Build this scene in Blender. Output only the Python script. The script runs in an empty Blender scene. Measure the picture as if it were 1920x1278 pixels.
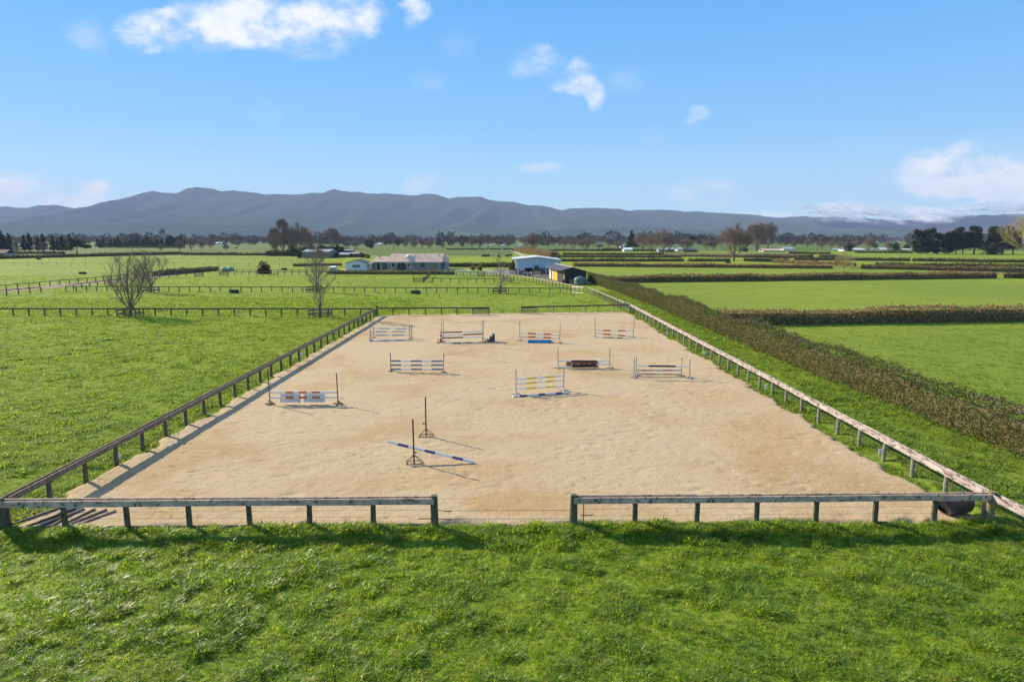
import bpy, math, random
import numpy as np
from mathutils import Vector, Matrix
random.seed(7); RNG = np.random.default_rng(7)
SC = bpy.context.scene
COL = SC.collection
PI = math.pi
# ------------------------------------------------------------------ camera
CH = 8.8; PITCH = math.atan(192/1280); SP, CP = math.sin(PITCH), math.cos(PITCH); F = 1280.0
cam = bpy.data.objects.new('camera', bpy.data.cameras.new('camera')); COL.objects.link(cam)
cam.location = (0, 0, CH); cam.rotation_euler = (PI/2-PITCH, 0, 0)
cam.data.lens = 24; cam.data.sensor_width = 36; cam.data.clip_start = .1; cam.data.clip_end = 60000
SC.camera = cam
SC.render.resolution_x = 1024; SC.render.resolution_y = 681
SC.view_settings.view_transform = 'Standard'; SC.view_settings.look = 'None'
SC.view_settings.gamma = 1; SC.view_settings.use_curve_mapping = False
SC.view_settings.exposure = 0.9

def G(u, v, z=0.0):                       # photo pixel -> point on the level plane z
    dx, dy = (u-960)/F, (639-v)/F
    t = (CH-z)/(SP-dy*CP)
    return (dx*t, t*(CP+dy*SP), z)
def P(u, v, Y):                           # photo pixel -> (x, z) in the upright plane at distance Y
    dx, dy = (u-960)/F, (639-v)/F
    t = Y/(CP+dy*SP)
    return (dx*t, CH+t*(-SP+dy*CP))
# ------------------------------------------------------------------ sun and sky
SUN_EL = math.radians(27.5); SA = Vector((-.795, .607, 0)).normalized()
sun_dir = Vector((SA.x*math.cos(SUN_EL), SA.y*math.cos(SUN_EL), math.sin(SUN_EL)))
sl = bpy.data.lights.new('sun', 'SUN'); sl.energy = 4.9; sl.angle = math.radians(.53); sl.color = (1, .88, .68)
so = bpy.data.objects.new('sun', sl); COL.objects.link(so)
so.rotation_euler = (-sun_dir).to_track_quat('-Z', 'Y').to_euler(); so.location = (-60, 50, 60)

class NT:                                  # tiny node-tree helper
    def __init__(s, t): s.t = t; s.n = t.nodes; s.l = t.links
    def new(s, ty, **kw):
        n = s.n.new(ty)
        for k, v in kw.items(): setattr(n, k, v)
        return n
    def inp(s, sock, v):
        if isinstance(v, bpy.types.NodeSocket): s.l.new(v, sock)
        elif v is not None: sock.default_value = v
    def m(s, op, a, b=None, c=None, clamp=False):
        n = s.new('ShaderNodeMath', operation=op); n.use_clamp = clamp
        s.inp(n.inputs[0], a)
        if b is not None: s.inp(n.inputs[1], b)
        if c is not None: s.inp(n.inputs[2], c)
        return n.outputs[0]
    def mix(s, f, a, b, blend='MIX'):
        n = s.new('ShaderNodeMix', data_type='RGBA', blend_type=blend)
        s.inp(n.inputs[0], f); s.inp(n.inputs[6], a); s.inp(n.inputs[7], b); return n.outputs[2]
    def noise(s, vec, scale, detail=3, rough=.55, dist=0):
        n = s.new('ShaderNodeTexNoise'); s.inp(n.inputs['Vector'], vec)
        n.inputs['Scale'].default_value = scale; n.inputs['Detail'].default_value = detail
        n.inputs['Roughness'].default_value = rough; n.inputs['Distortion'].default_value = dist
        return n
    def ramp(s, f, lo, hi, a=0., b=1.):
        n = s.new('ShaderNodeMapRange', interpolation_type='SMOOTHSTEP'); s.inp(n.inputs[0], f)
        n.inputs[1].default_value = lo; n.inputs[2].default_value = hi
        n.inputs[3].default_value = a; n.inputs[4].default_value = b; return n.outputs[0]
def c4(c): return (c[0], c[1], c[2], 1)

W = bpy.data.worlds.new('World'); SC.world = W; W.use_nodes = True
w = NT(W.node_tree); w.n.clear()
sky = w.new('ShaderNodeTexSky', sky_type='NISHITA'); sky.sun_disc = False
sky.sun_elevation = SUN_EL; sky.sun_rotation = math.atan2(SA.x, SA.y)
sky.air_density = 1.0; sky.dust_density = .1; sky.ozone_density = 4.0; sky.altitude = 50
tc = w.new('ShaderNodeTexCoord'); sx = w.new('ShaderNodeSeparateXYZ'); w.l.new(tc.outputs['Generated'], sx.inputs[0])
ay = w.m('MAXIMUM', w.m('ABSOLUTE', sx.outputs[1]), .12)
ca = w.m('DIVIDE', sx.outputs[0], ay); cb = w.m('DIVIDE', sx.outputs[2], ay)
cv = w.new('ShaderNodeCombineXYZ'); w.inp(cv.inputs[0], ca); w.inp(cv.inputs[1], w.m('MULTIPLY', cb, 1.5)); 
n1 = w.noise(cv.outputs[0], 9, 7, .6); n2 = w.noise(cv.outputs[0], 14, 6, .62)
s1 = w.new('ShaderNodeSeparateXYZ'); w.l.new(n1.outputs['Color'], s1.inputs[0])
wa = w.m('MULTIPLY_ADD', w.m('SUBTRACT', s1.outputs[0], .5), .11, ca)
wb = w.m('MULTIPLY_ADD', w.m('SUBTRACT', s1.outputs[1], .5), .07, cb)
CLOUDS = [(300,48,85,36,.75),(440,38,120,55,.95),(560,48,120,52,1.0),(665,30,60,44,.6),(775,8,26,36,.5),(165,60,48,30,.22),
 (808,150,28,20,.3),(1000,117,46,24,.36),(1085,145,42,32,.6),(1118,172,26,34,.5),(1180,145,40,26,.18),(1300,214,22,16,.4),
 (1225,243,24,16,.18),(1015,312,42,12,.55),(1300,358,100,20,.34),(1370,366,44,15,.34),(490,205,45,20,.16),(1750,318,85,42,1.1),
 (1835,312,90,54,1.2),(1905,335,90,44,1.1),(1810,350,150,24,.8),(1650,328,40,14,.3),(1700,398,330,11,.6),(1880,392,120,10,.5),
 (30,362,80,36,.6),(90,352,40,26,.85),(160,362,65,28,.95),(90,382,150,26,.85),(790,350,34,20,.35),(250,365,44,18,.25),(860,80,44,26,.14),
 (2150,120,150,60,.8),(2400,330,200,60,.8),(-250,150,160,60,.7),(-300,340,200,50,.7),(-700,60,220,90,.8),(700,-260,300,90,.8),(1500,-420,260,100,.7)]
dens = None
for (u, v, ru, rv, st) in CLOUDS:
    dx, dy = (u-960)/F, (639-v)/F
    a0 = dx/(CP+dy*SP); b0 = (-SP+dy*CP)/(CP+dy*SP)
    ea = w.m('MULTIPLY', w.m('SUBTRACT', wa, a0), F/ru); eb = w.m('MULTIPLY', w.m('SUBTRACT', wb, b0), F/rv)
    r2 = w.m('ADD', w.m('MULTIPLY', ea, ea), w.m('MULTIPLY', eb, eb))
    k = w.m('MULTIPLY', w.m('SUBTRACT', 1.25, r2, clamp=True), min(1.1, st*1.35))
    dens = k if dens is None else w.m('MAXIMUM', dens, k)
# unseen cloud added overhead and behind, to whiten the sky's fill light
hi = w.new('ShaderNodeCombineXYZ'); zz_ = w.m('MAXIMUM', sx.outputs[2], .15); w.inp(hi.inputs[0], w.m('DIVIDE', sx.outputs[0], zz_)); w.inp(hi.inputs[1], w.m('DIVIDE', sx.outputs[1], zz_))
n5 = w.noise(hi.outputs[0], 1.5, 6, .6); dens = w.m('MAXIMUM', dens, w.m('MULTIPLY', w.ramp(n5.outputs[0], .46, .62), w.ramp(sx.outputs[2], .36, .48)))
dn = w.m('MULTIPLY', dens, w.ramp(n2.outputs[0], .24, .74, .12, 1.3))
cf = w.ramp(dn, -.05, 1.15, 0, .97)
hs = w.new('ShaderNodeHueSaturation'); hs.inputs['Hue'].default_value = .497; hs.inputs['Saturation'].default_value = 1.10; hs.inputs['Value'].default_value = 1.0
w.l.new(sky.outputs[0], hs.inputs['Color'])
ccol = w.mix(w.ramp(w.m('ADD', w.m('MULTIPLY', n2.outputs[0], .6), w.m('MULTIPLY', n1.outputs[0], .4)), .36, .6), (4.3, 4.9, 5.7, 1), (6.2, 6.2, 6.15, 1))
zc = w.m('MAXIMUM', sx.outputs[2], 0)
grad = w.mix(w.ramp(zc, 0, .17), (3.1, 5.0, 5.9, 1), (1.45, 3.6, 5.9, 1))
grad = w.mix(w.ramp(zc, .08, .34), grad, (.62, 2.55, 5.5, 1)); grad = w.mix(w.ramp(zc, .3, 1.0), grad, (.42, 1.4, 3.6, 1))
base = w.mix(.88, hs.outputs[0], grad)
fin = w.mix(cf, base, ccol)
bg = w.new('ShaderNodeBackground'); w.inp(bg.inputs[0], fin); bg.inputs[1].default_value = .094
wo = w.new('ShaderNodeOutputWorld'); w.l.new(bg.outputs[0], wo.inputs[0])

# ------------------------------------------------------------------ noise for geometry
def _h(ix, iy, s):
    n = (ix*374761393 + iy*668265263 + s*2147483647) & 0xffffffff
    n = ((n ^ (n >> 13))*1274126177) & 0xffffffff
    return ((n ^ (n >> 16)) & 0xffff)/65535.0
def vn(x, y, s=0):
    x = np.asarray(x, float); y = np.asarray(y, float)
    ix = np.floor(x).astype(np.int64); iy = np.floor(y).astype(np.int64); fx = x-ix; fy = y-iy
    fx = fx*fx*(3-2*fx); fy = fy*fy*(3-2*fy)
    return (_h(ix,iy,s)*(1-fx)+_h(ix+1,iy,s)*fx)*(1-fy)+(_h(ix,iy+1,s)*(1-fx)+_h(ix+1,iy+1,s)*fx)*fy
def fbm(x, y, s=0, o=4):
    r = 0; a = .5
    for i in range(o): r = r+a*vn(x*2**i, y*2**i, s+i*17); a *= .5
    return r/(1-.5**o)

# ------------------------------------------------------------------ mesh building
class MB:
    def __init__(s): s.v = []; s.f = []; s.mi = []; s.cm = 0
    def add(s, vs, fs):
        o = len(s.v); s.v += [tuple(q) for q in vs]; s.f += [tuple(i+o for i in f) for f in fs]; s.mi += [s.cm]*len(fs)
    def box(s, c, d, rz=0., tilt=0.):
        hx, hy, hz = d[0]/2, d[1]/2, d[2]/2; R = Matrix.Rotation(rz, 3, 'Z') @ Matrix.Rotation(tilt, 3, 'X')
        vs = [Vector(c)+R @ Vector((x, y, z)) for x in (-hx, hx) for y in (-hy, hy) for z in (-hz, hz)]
        s.add(vs, [(0,1,3,2),(4,6,7,5),(0,4,5,1),(2,3,7,6),(0,2,6,4),(1,5,7,3)])
    def bx(s, x0, x1, y0, y1, z0, z1): s.box(((x0+x1)/2, (y0+y1)/2, (z0+z1)/2), (x1-x0, y1-y0, z1-z0))
    def tube(s, p0, p1, r0, r1=None, n=8, cap=True):
        r1 = r0 if r1 is None else r1
        p0 = Vector(p0); p1 = Vector(p1); d = (p1-p0)
        if d.length < 1e-6: return
        q = d.to_track_quat('Z', 'Y'); a = q @ Vector((1,0,0)); b = q @ Vector((0,1,0)); vs = []
        for p, r in ((p0, r0), (p1, r1)):
            for i in range(n):
                t = 2*PI*i/n; vs.append(p+(a*math.cos(t)+b*math.sin(t))*r)
        fs = [(i, (i+1) % n, n+(i+1) % n, n+i) for i in range(n)]
        if cap: fs += [tuple(range(n-1, -1, -1)), tuple(range(n, 2*n))]
        s.add(vs, fs)
    def bar(s, p0, p1, wd, ht):
        p0 = Vector(p0); p1 = Vector(p1); d = p1-p0; L = d.length; q = d.to_track_quat('X', 'Z'); m = (p0+p1)/2
        vs = [m+q @ Vector((x, y, z)) for x in (-L/2, L/2) for y in (-wd/2, wd/2) for z in (-ht/2, ht/2)]
        s.add(vs, [(0,1,3,2),(4,6,7,5),(0,4,5,1),(2,3,7,6),(0,2,6,4),(1,5,7,3)])
    def lathe(s, prof, n=16, c=(0,0,0)):
        vs = []
        for r, z in prof:
            for i in range(n): vs.append((c[0]+r*math.cos(2*PI*i/n), c[1]+r*math.sin(2*PI*i/n), c[2]+z))
        fs = []
        for j in range(len(prof)-1):
            for i in range(n): fs.append((j*n+i, j*n+(i+1) % n, (j+1)*n+(i+1) % n, (j+1)*n+i))
        fs += [tuple(range(n-1, -1, -1)), tuple((len(prof)-1)*n+i for i in range(n))]
        s.add(vs, fs)
    def mesh(s, name, off=(0,0,0)):
        me = bpy.data.meshes.new(name)
        me.from_pydata([(x-off[0], y-off[1], z-off[2]) for x, y, z in s.v], [], s.f)
        if any(s.mi): me.polygons.foreach_set('material_index', s.mi)
        me.update(); return me
    def build(s, name, mats, parent=None, bevel=0., smooth=False):
        off = tuple(parent.location) if parent is not None else (0,0,0)
        if parent is not None and parent.parent is not None: off = tuple(Vector(off)+parent.parent.location)
        return link(name, s.mesh(name, off), mats, parent, smooth)
def link(name, me, mats=None, parent=None, smooth=False):
    if mats is not None and len(me.materials) == 0:
        for m in (mats if isinstance(mats, (list, tuple)) else [mats]): me.materials.append(m)
    if smooth: me.polygons.foreach_set('use_smooth', [True]*len(me.polygons))
    o = bpy.data.objects.new(name, me); COL.objects.link(o)
    if parent is not None: o.parent = parent
    return o
def npmesh(name, V, Fc, smooth=False):    # fast mesh from numpy arrays, faces all of one size
    me = bpy.data.meshes.new(name); k = Fc.shape[1]
    me.vertices.add(len(V)); me.vertices.foreach_set('co', np.asarray(V, np.float32).ravel())
    me.loops.add(Fc.size); me.loops.foreach_set('vertex_index', Fc.astype(np.int32).ravel())
    me.polygons.add(len(Fc)); me.polygons.foreach_set('loop_start', np.arange(0, Fc.size, k, dtype=np.int32))
    me.polygons.foreach_set('loop_total', np.full(len(Fc), k, np.int32))
    if smooth: me.polygons.foreach_set('use_smooth', np.ones(len(Fc), bool))
    me.update(calc_edges=True); return me
def tag(o, label=None, cat=None, group=None, kind=None):
    if label: o['label'] = label
    if cat: o['category'] = cat
    if group: o['group'] = group
    if kind: o['kind'] = kind
    return o
def thing(name, label, cat, loc=(0,0,0), rz=0., group=None):
    o = bpy.data.objects.new(name, None); COL.objects.link(o); o.location = loc; o.rotation_euler = (0,0,rz)
    o.empty_display_size = .3
    return tag(o, label, cat, group)
def struct(o): o['kind'] = 'structure'; return o

# ------------------------------------------------------------------ materials
MATS = {}
def pmat(name, a, b=None, scale=3., rough=.8, bump=.0, bscale=None, c=None, spec=.3, metal=0., stretch=None, coord='Object', cpos=(.55,.7), sharp=(.35,.65)):
    if name in MATS: return MATS[name]
    m = bpy.data.materials.new(name); m.use_nodes = True; t = NT(m.node_tree); bs = t.n['Principled BSDF']
    tcn = t.new('ShaderNodeTexCoord'); vec = tcn.outputs[coord] if coord != 'World' else t.new('ShaderNodeNewGeometry').outputs['Position']
    if stretch:
        mp = t.new('ShaderNodeMapping'); mp.inputs['Scale'].default_value = stretch; t.inp(mp.inputs[0], vec); vec = mp.outputs[0]
    col = c4(a)
    if b is not None:
        n = t.noise(vec, scale, 5, .6); col = t.mix(t.ramp(n.outputs[0], *sharp), c4(a), c4(b))
        if c is not None:
            n3 = t.noise(vec, scale*2.3, 4, .65, .3); col = t.mix(t.ramp(n3.outputs[0], *cpos), col, c4(c))
    t.inp(bs.inputs['Base Color'], col); bs.inputs['Roughness'].default_value = rough
    bs.inputs['Specular IOR Level'].default_value = spec; bs.inputs['Metallic'].default_value = metal
    if bump:
        bn = t.noise(vec, bscale or scale*4, 4, .6); bp = t.new('ShaderNodeBump'); bp.inputs['Strength'].default_value = bump
        bp.inputs['Distance'].default_value = .02; t.inp(bp.inputs['Height'], bn.outputs[0]); t.inp(bs.inputs['Normal'], bp.outputs[0])
    MATS[name] = m; return m
def foliage_mat(name, cols, s1=.6, s2=6., transl=.35, rough=.55, spec=.35, fine=0.):
    m = bpy.data.materials.new(name); m.use_nodes = True; t = NT(m.node_tree); bs = t.n['Principled BSDF']
    pos = t.new('ShaderNodeNewGeometry').outputs['Position']; oi = t.new('ShaderNodeObjectInfo')
    n1 = t.noise(pos, s1, 4, .6); n2 = t.noise(pos, s2, 3, .6)
    col = t.mix(t.ramp(n1.outputs[0], .38, .62), c4(cols[0]), c4(cols[1]))
    col = t.mix(t.ramp(n2.outputs[0], .42, .72), col, c4(cols[2]))
    if fine:
        n3 = t.noise(pos, fine, 2, .6); col = t.mix(t.ramp(n3.outputs[0], .54, .64, 0, .6), col, c4(tuple(x*.33 for x in cols[0]))); col = t.mix(t.ramp(n3.outputs[0], .30, .40, .7, 0), col, c4(cols[2]))
    r = t.m('MULTIPLY_ADD', oi.outputs['Random'], .7, .65)
    col = t.mix(1., col, t.new('ShaderNodeCombineColor').outputs[0], 'MULTIPLY')
    cc = [q for q in t.n if q.bl_idname == 'ShaderNodeCombineColor'][0]
    for i in range(3): t.inp(cc.inputs[i], r)
    t.inp(bs.inputs['Base Color'], col); bs.inputs['Roughness'].default_value = rough; bs.inputs['Specular IOR Level'].default_value = spec
    tr = t.new('ShaderNodeBsdfTranslucent'); t.inp(tr.inputs[0], t.mix(1., col, (1.25, 1.15, .5, 1), 'MULTIPLY'))
    mx = t.new('ShaderNodeMixShader'); mx.inputs[0].default_value = transl
    t.l.new(bs.outputs[0], mx.inputs[1]); t.l.new(tr.outputs[0], mx.inputs[2])
    t.l.new(mx.outputs[0], t.n['Material Output'].inputs['Surface']); MATS[name] = m; return m
def grass_ground(name, A, B, D, s1=.05, s2=.5, s3=3.5, bump=.6, bare=0.):
    m = bpy.data.materials.new(name); m.use_nodes = True; t = NT(m.node_tree); bs = t.n['Principled BSDF']
    pos = t.new('ShaderNodeNewGeometry').outputs['Position']
    n1 = t.noise(pos, s1, 4, .6); n2 = t.noise(pos, s2, 5, .65); n3 = t.noise(pos, s3, 5, .7)
    col = t.mix(t.ramp(n1.outputs[0], .35, .65), c4(A), c4(B))
    col = t.mix(t.m('MULTIPLY', t.ramp(n2.outputs[0], .5, .68), .55), col, c4(D))
    col = t.mix(t.m('MULTIPLY', t.ramp(n3.outputs[0], .5, .7), .5), col, c4(D))
    col = t.mix(t.m('MULTIPLY', t.ramp(n3.outputs[0], .3, .42, 1, 0), .35), col, c4((B[0]*1.35, B[1]*1.2, B[2]*1.6)))
    t.inp(bs.inputs['Base Color'], col); bs.inputs['Roughness'].default_value = .95; bs.inputs['Specular IOR Level'].default_value = .06
    bp = t.new('ShaderNodeBump'); bp.inputs['Strength'].default_value = bump; bp.inputs['Distance'].default_value = .12
    t.inp(bp.inputs['Height'], t.m('ADD', n3.outputs[0], t.m('MULTIPLY', n2.outputs[0], 1.5))); t.inp(bs.inputs['Normal'], bp.outputs[0])
    MATS[name] = m; return m

M_grass = grass_ground('grass_ground', (.175,.235,.03), (.22,.28,.032), (.085,.13,.02))
M_gfar = grass_ground('paddock_green', (.17,.225,.03), (.21,.265,.03), (.11,.16,.022), s1=.03, s2=.25, s3=2.5, bump=.35)
M_gshaded = grass_ground('shaded_plain_green', (.095,.135,.035), (.12,.165,.035), (.07,.095,.028), s1=.008, s2=.05, s3=.6, bump=.2)  # far grass darkened in its colour, standing in for cloud shadow
M_gyel = grass_ground('paddock_yellow', (.21,.27,.022), (.25,.29,.025), (.14,.20,.02), s1=.03, s2=.25, s3=2.)
M_gdry = grass_ground('paddock_dry', (.16,.15,.07), (.13,.15,.05), (.10,.09,.045), s1=.05, s2=.3, s3=1.)
M_tuft = foliage_mat('grass_blades', [(.25,.40,.04), (.37,.50,.045), (.52,.58,.15)], .7, 5., .68, .38, .4, 20.)
M_tuftd = foliage_mat('grass_blades_dark', [(.14,.28,.03), (.24,.39,.03), (.40,.48,.14)], .7, 5., .6, .38, .4, 20.)
M_tuftf = foliage_mat('pasture_blades', [(.17,.29,.04), (.25,.35,.045), (.34,.42,.11)], .5, 3., .55, .6, .2, 12.)
M_wood = pmat('weathered_wood', (.25,.20,.15), (.15,.115,.08), 5, .9, .4, 22, c=(.055,.06,.035))
M_woodd = pmat('dark_weathered_wood', (.15,.115,.08), (.095,.072,.05), 5, .9, .4, 22, c=(.1,.1,.06))
M_postg = pmat('lichened_post', (.13,.125,.07), (.075,.075,.04), 7, .9, .5, 25, c=(.05,.04,.03))
M_postp = pmat('pale_post', (.33,.29,.215), (.22,.19,.13), 5, .9, .4, 22, c=(.14,.12,.085))
M_posty = pmat('yellow_lichened_post', (.3,.24,.11), (.16,.14,.07), 5, .9, .4, 20, c=(.08,.07,.04))
M_railg = pmat('faded_white_rail', (.60,.45,.34), (.40,.30,.225), 3, .85, .4, 18, c=(.09,.075,.06), cpos=(.52,.66))
M_railp = pmat('flaking_white_rail', (.50,.43,.39), (.36,.29,.26), 1.5, .85, .4, 18, c=(.12,.085,.075), cpos=(.47,.62), stretch=(3,.7,3))
M_raild = pmat('bare_rail', (.13,.105,.085), (.09,.07,.055), 4, .9, .4, 18, c=(.24,.21,.19), cpos=(.6,.75))
M_wire = pmat('fence_wire', (.16,.15,.14), rough=.6, metal=.4)
M_black = pmat('black_plastic', (.045,.045,.05), (.065,.065,.07), 3, .45, .1, 30, spec=.5)
M_insul = pmat('black_insulator', (.012,.012,.012), rough=.5)
M_red = pmat('red_handle', (.5,.03,.03), rough=.4)
# ------------------------------------------------------------------ layout facts
FL0, FL1 = np.array(G(5, 990)[:2]), np.array(G(707, 591)[:2])        # left arena fence, near and far corner
FR0, FR1 = np.array(G(1855, 976)[:2]), np.array(G(1182, 584)[:2])    # right arena fence
def lerp2(a, b, t): return a+(b-a)*t
def XL(Y): return FL0[0]+(FL1[0]-FL0[0])*(Y-FL0[1])/(FL1[1]-FL0[1])
def XR(Y): return FR0[0]+(FR1[0]-FR0[0])*(Y-FR0[1])/(FR1[1]-FR0[1])
def YF(X): return FL0[1]+(FR0[1]-FL0[1])*(X-FL0[0])/(FR0[0]-FL0[0])
def YB(X): return FL1[1]+(FR1[1]-FL1[1])*(X-FL1[0])/(FR1[0]-FL1[0])
def edge_e(X, Y): return (fbm(X*.6, Y*.6, 5)-.5)*1.0+(vn(X*2.3, Y*2.3, 15)-.5)*.34
def in_sand(X, Y, m=0.):
    e = edge_e(X, Y)
    return (X > XL(Y)+.35+e+m) & (X < XR(Y)-.55+e-m) & (Y > YF(X)+.0+e*.3+m) & (Y < YB(X)-.1+e-m)
def ground_z(X, Y):
    near = np.clip((105-Y)/20, 0, 1)*np.clip((19.5-X)/1.5, 0, 1)*np.clip((X+150)/40, 0, 1)
    z = ((fbm(X*.35, Y*.35, 3)-.5)*.22+(fbm(X*1.6, Y*1.6, 9, 3)-.5)*.09)*near
    fr = np.clip((YF(X)-.15-Y)/1.2, 0, 1)*near
    ins = (X > XL(Y)-.3) & (X < XR(Y)+.2) & (Y > YF(X)-.1) & (Y < YB(X)+.1)
    return np.where(ins, -.10, z-.02-.12*fr)
def grid_mesh(name, xs, ys, zf):
    Xg, Yg = np.meshgrid(xs, ys); Z = zf(Xg, Yg); V = np.stack([Xg, Yg, Z], -1).reshape(-1, 3)
    nx, ny = len(xs), len(ys); i = np.arange((nx-1)*(ny-1)); r = i//(nx-1); c = i % (nx-1); a = r*nx+c
    return npmesh(name, V, np.stack([a, a+1, a+nx+1, a+nx], 1), True)
def geo(a, b, n): return np.geomspace(a, b, n)
xs = np.concatenate([-geo(46, 14000, 46)[::-1], np.arange(-45.5, 22, .4), geo(22.5, 14000, 46)])
ys = np.concatenate([-geo(30, 3000, 14)[::-1], np.arange(-20, 6, 4), np.arange(8, 108, .4), geo(109, 16000, 46)])
struct(link('ground', grid_mesh('ground', xs, ys, ground_z), M_grass))

# sand arena with real relief (hoof prints and rake marks)
def sand_mat():
    m = bpy.data.materials.new('arena_sand'); m.use_nodes = True; t = NT(m.node_tree); bs = t.n['Principled BSDF']
    pos = t.new('ShaderNodeNewGeometry').outputs['Position']
    n1 = t.noise(pos, .13, 5, .6, .4); n2 = t.noise(pos, .7, 5, .65); n3 = t.noise(pos, 5, 5, .7); n4 = t.noise(pos, 28, 3, .6)
    col = t.mix(t.ramp(n1.outputs[0], .47, .68), c4((.49,.368,.222)), c4((.41,.28,.14)))
    col = t.mix(t.m('MULTIPLY', t.ramp(n2.outputs[0], .5, .7), .55), col, c4((.52,.42,.275)))
    col = t.mix(t.m('MULTIPLY', t.ramp(n3.outputs[0], .54, .74), .5), col, c4((.36,.26,.155)))
    col = t.mix(t.m('MULTIPLY', t.ramp(n4.outputs[0], .5, .75), .35), col, c4((.29,.205,.125)))
    nw = t.noise(pos, .9, 4, .6); sp0 = t.new('ShaderNodeSeparateXYZ'); t.inp(sp0.inputs[0], pos); wv = t.m('MULTIPLY', t.m('SUBTRACT', nw.outputs[0], .5), 1.6)
    for (u_, v_, ra, rb, st_) in ((960,940,2.0,1.0,.8),(1010,958,2.6,.5,.6),(880,880,3.,1.3,.35),(1440,820,2.5,3.5,.4),(1130,752,2.6,1.6,.35),(600,725,1.6,1.5,.45),(1070,665,3.,2.,.45),(790,905,2.5,.8,.35),(1210,655,2.,3.,.3),(860,700,3.5,2.5,.3),(1330,745,2.5,2.5,.35),(300,930,2.,1.,.3)):
        gx, gy, _ = G(u_, v_); ea = t.m('MULTIPLY', t.m('SUBTRACT', sp0.outputs[0], gx), 1/ra); eb = t.m('MULTIPLY', t.m('SUBTRACT', sp0.outputs[1], gy), 1/rb)
        rr_ = t.m('ADD', t.m('ADD', t.m('MULTIPLY', ea, ea), t.m('MULTIPLY', eb, eb)), wv)
        col = t.mix(t.m('MULTIPLY', t.ramp(rr_, .3, 1.3, 1, 0), st_), col, c4((.43,.275,.125)))
    vo = t.new('ShaderNodeTexVoronoi'); t.inp(vo.inputs['Vector'], pos); vo.inputs['Scale'].default_value = 3.6; vo.inputs['Randomness'].default_value = 1.
    nm = t.noise(pos, .32, 4, .6); spot = t.m('MULTIPLY', t.ramp(vo.outputs['Distance'], .10, .30, 1, 0), t.ramp(nm.outputs[0], .47, .62))
    col = t.mix(t.m('MULTIPLY', spot, .5), col, c4((.30,.21,.125)))
    ng_ = t.noise(pos, 11, 3, .7); col = t.mix(t.ramp(ng_.outputs[0], .58, .68, 0, .45), col, c4((.27,.19,.12))); col = t.mix(t.ramp(ng_.outputs[0], .30, .40, .45, 0), col, c4((.60,.50,.37)))
    t.inp(bs.inputs['Base Color'], col); bs.inputs['Roughness'].default_value = .95; bs.inputs['Specular IOR Level'].default_value = .1
    bp = t.new('ShaderNodeBump'); bp.inputs['Strength'].default_value = .9; bp.inputs['Distance'].default_value = .045
    t.inp(bp.inputs['Height'], t.m('ADD', n3.outputs[0], t.m('MULTIPLY', n4.outputs[0], .5))); t.inp(bs.inputs['Normal'], bp.outputs[0])
    return m
def sand_z(X, Y):
    track = fbm(X*.2+3, Y*.2, 21, 3)
    z = (fbm(X*.3, Y*.3, 31, 3)-.5)*.03+(fbm(X*1.3, Y*2.2, 33, 3)-.5)*.016*np.clip(track*2-.4, .2, 1.3)
    h = vn(X*3.1, Y*4.2, 41); z = z-np.clip(h-.68, 0, 1)*.16*np.clip((track-.42)*6, .25, 1)
    z = z+(vn(X*5, Y*6, 43)-.5)*.022
    edge = np.minimum(np.minimum(X-XL(Y)-.35, XR(Y)-.55-X), np.minimum(Y-YF(X)-.05, YB(X)-.1-Y))+edge_e(X, Y)
    return .02+z-np.clip(-edge, 0, .3)*.8
sx_ = np.arange(-16.2, 15.8, .13); sy_ = np.concatenate([np.arange(19.6, 45, .11), np.arange(45, 84, .22)])
Xg, Yg = np.meshgrid(sx_, sy_); V = np.stack([Xg, Yg, sand_z(Xg, Yg)], -1).reshape(-1, 3)
nx, ny = len(sx_), len(sy_); i = np.arange((nx-1)*(ny-1)); r = i//(nx-1); c = i % (nx-1); a = r*nx+c
Fq = np.stack([a, a+1, a+nx+1, a+nx], 1); cx = V[Fq].mean(1)
ok = (cx[:,0] > XL(cx[:,1])-.1) & (cx[:,0] < XR(cx[:,1])-.05) & (cx[:,1] > YF(cx[:,0])-.02) & (cx[:,1] < YB(cx[:,0])+.1)
# keep only used vertices
Fq = Fq[ok]; used, inv = np.unique(Fq, return_inverse=True)
struct(link('sand_arena', npmesh('sand_arena', V[used], inv.reshape(-1, 4), True), sand_mat()))

# other flat setting sheets
def sheet(name, pts, mat, z, ndiv=1):
    me = bpy.data.meshes.new(name); me.from_pydata([(p[0], p[1], z) for p in pts], [], [tuple(range(len(pts)))]); me.update()
    return struct(link(name, me, mat))
M_dirt = pmat('dirt_track', (.24,.17,.125), (.17,.12,.09), .8, .95, .4, 6, c=(.12,.13,.05), coord='World')
M_gravel = pmat('yard_gravel', (.17,.15,.135), (.11,.10,.095), .6, .95, .4, 12, c=(.23,.2,.17), coord='World')
M_conc = pmat('pale_gravel', (.42,.38,.31), (.34,.3,.25), .8, .9, .2, 8, coord='World')
def gp(*uv): return [G(u, v)[:2] for u, v in uv]
sheet('track', gp((-300,566),(0,550),(120,538),(240,526.5),(330,517),(330,514.5),(240,521),(120,530),(0,543),(-300,556)), M_dirt, .012)
sheet('yard', gp((915,511.5),(1000,521),(1056,533),(1066,531),(1040,520),(1052,509),(1010,504),(930,504.5)), M_gravel, .012)
sheet('driveway', gp((640,506.3),(905,506.6),(930,509.5),(930,507),(905,505),(640,505.2)), M_conc, .010)
sheet('farm_road', gp((957,470),(985,483),(992,483),(966,470)), M_conc, .012)
sheet('paddock_right_near', gp((2150,900),(1920,800),(1500,640),(1352,588),(2900,588),(3300,900)), M_gfar, .008)
sheet('paddock_right_middle', gp((1352,612),(1135,527),(3000,512),(4000,600)), M_gfar, .011)
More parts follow.
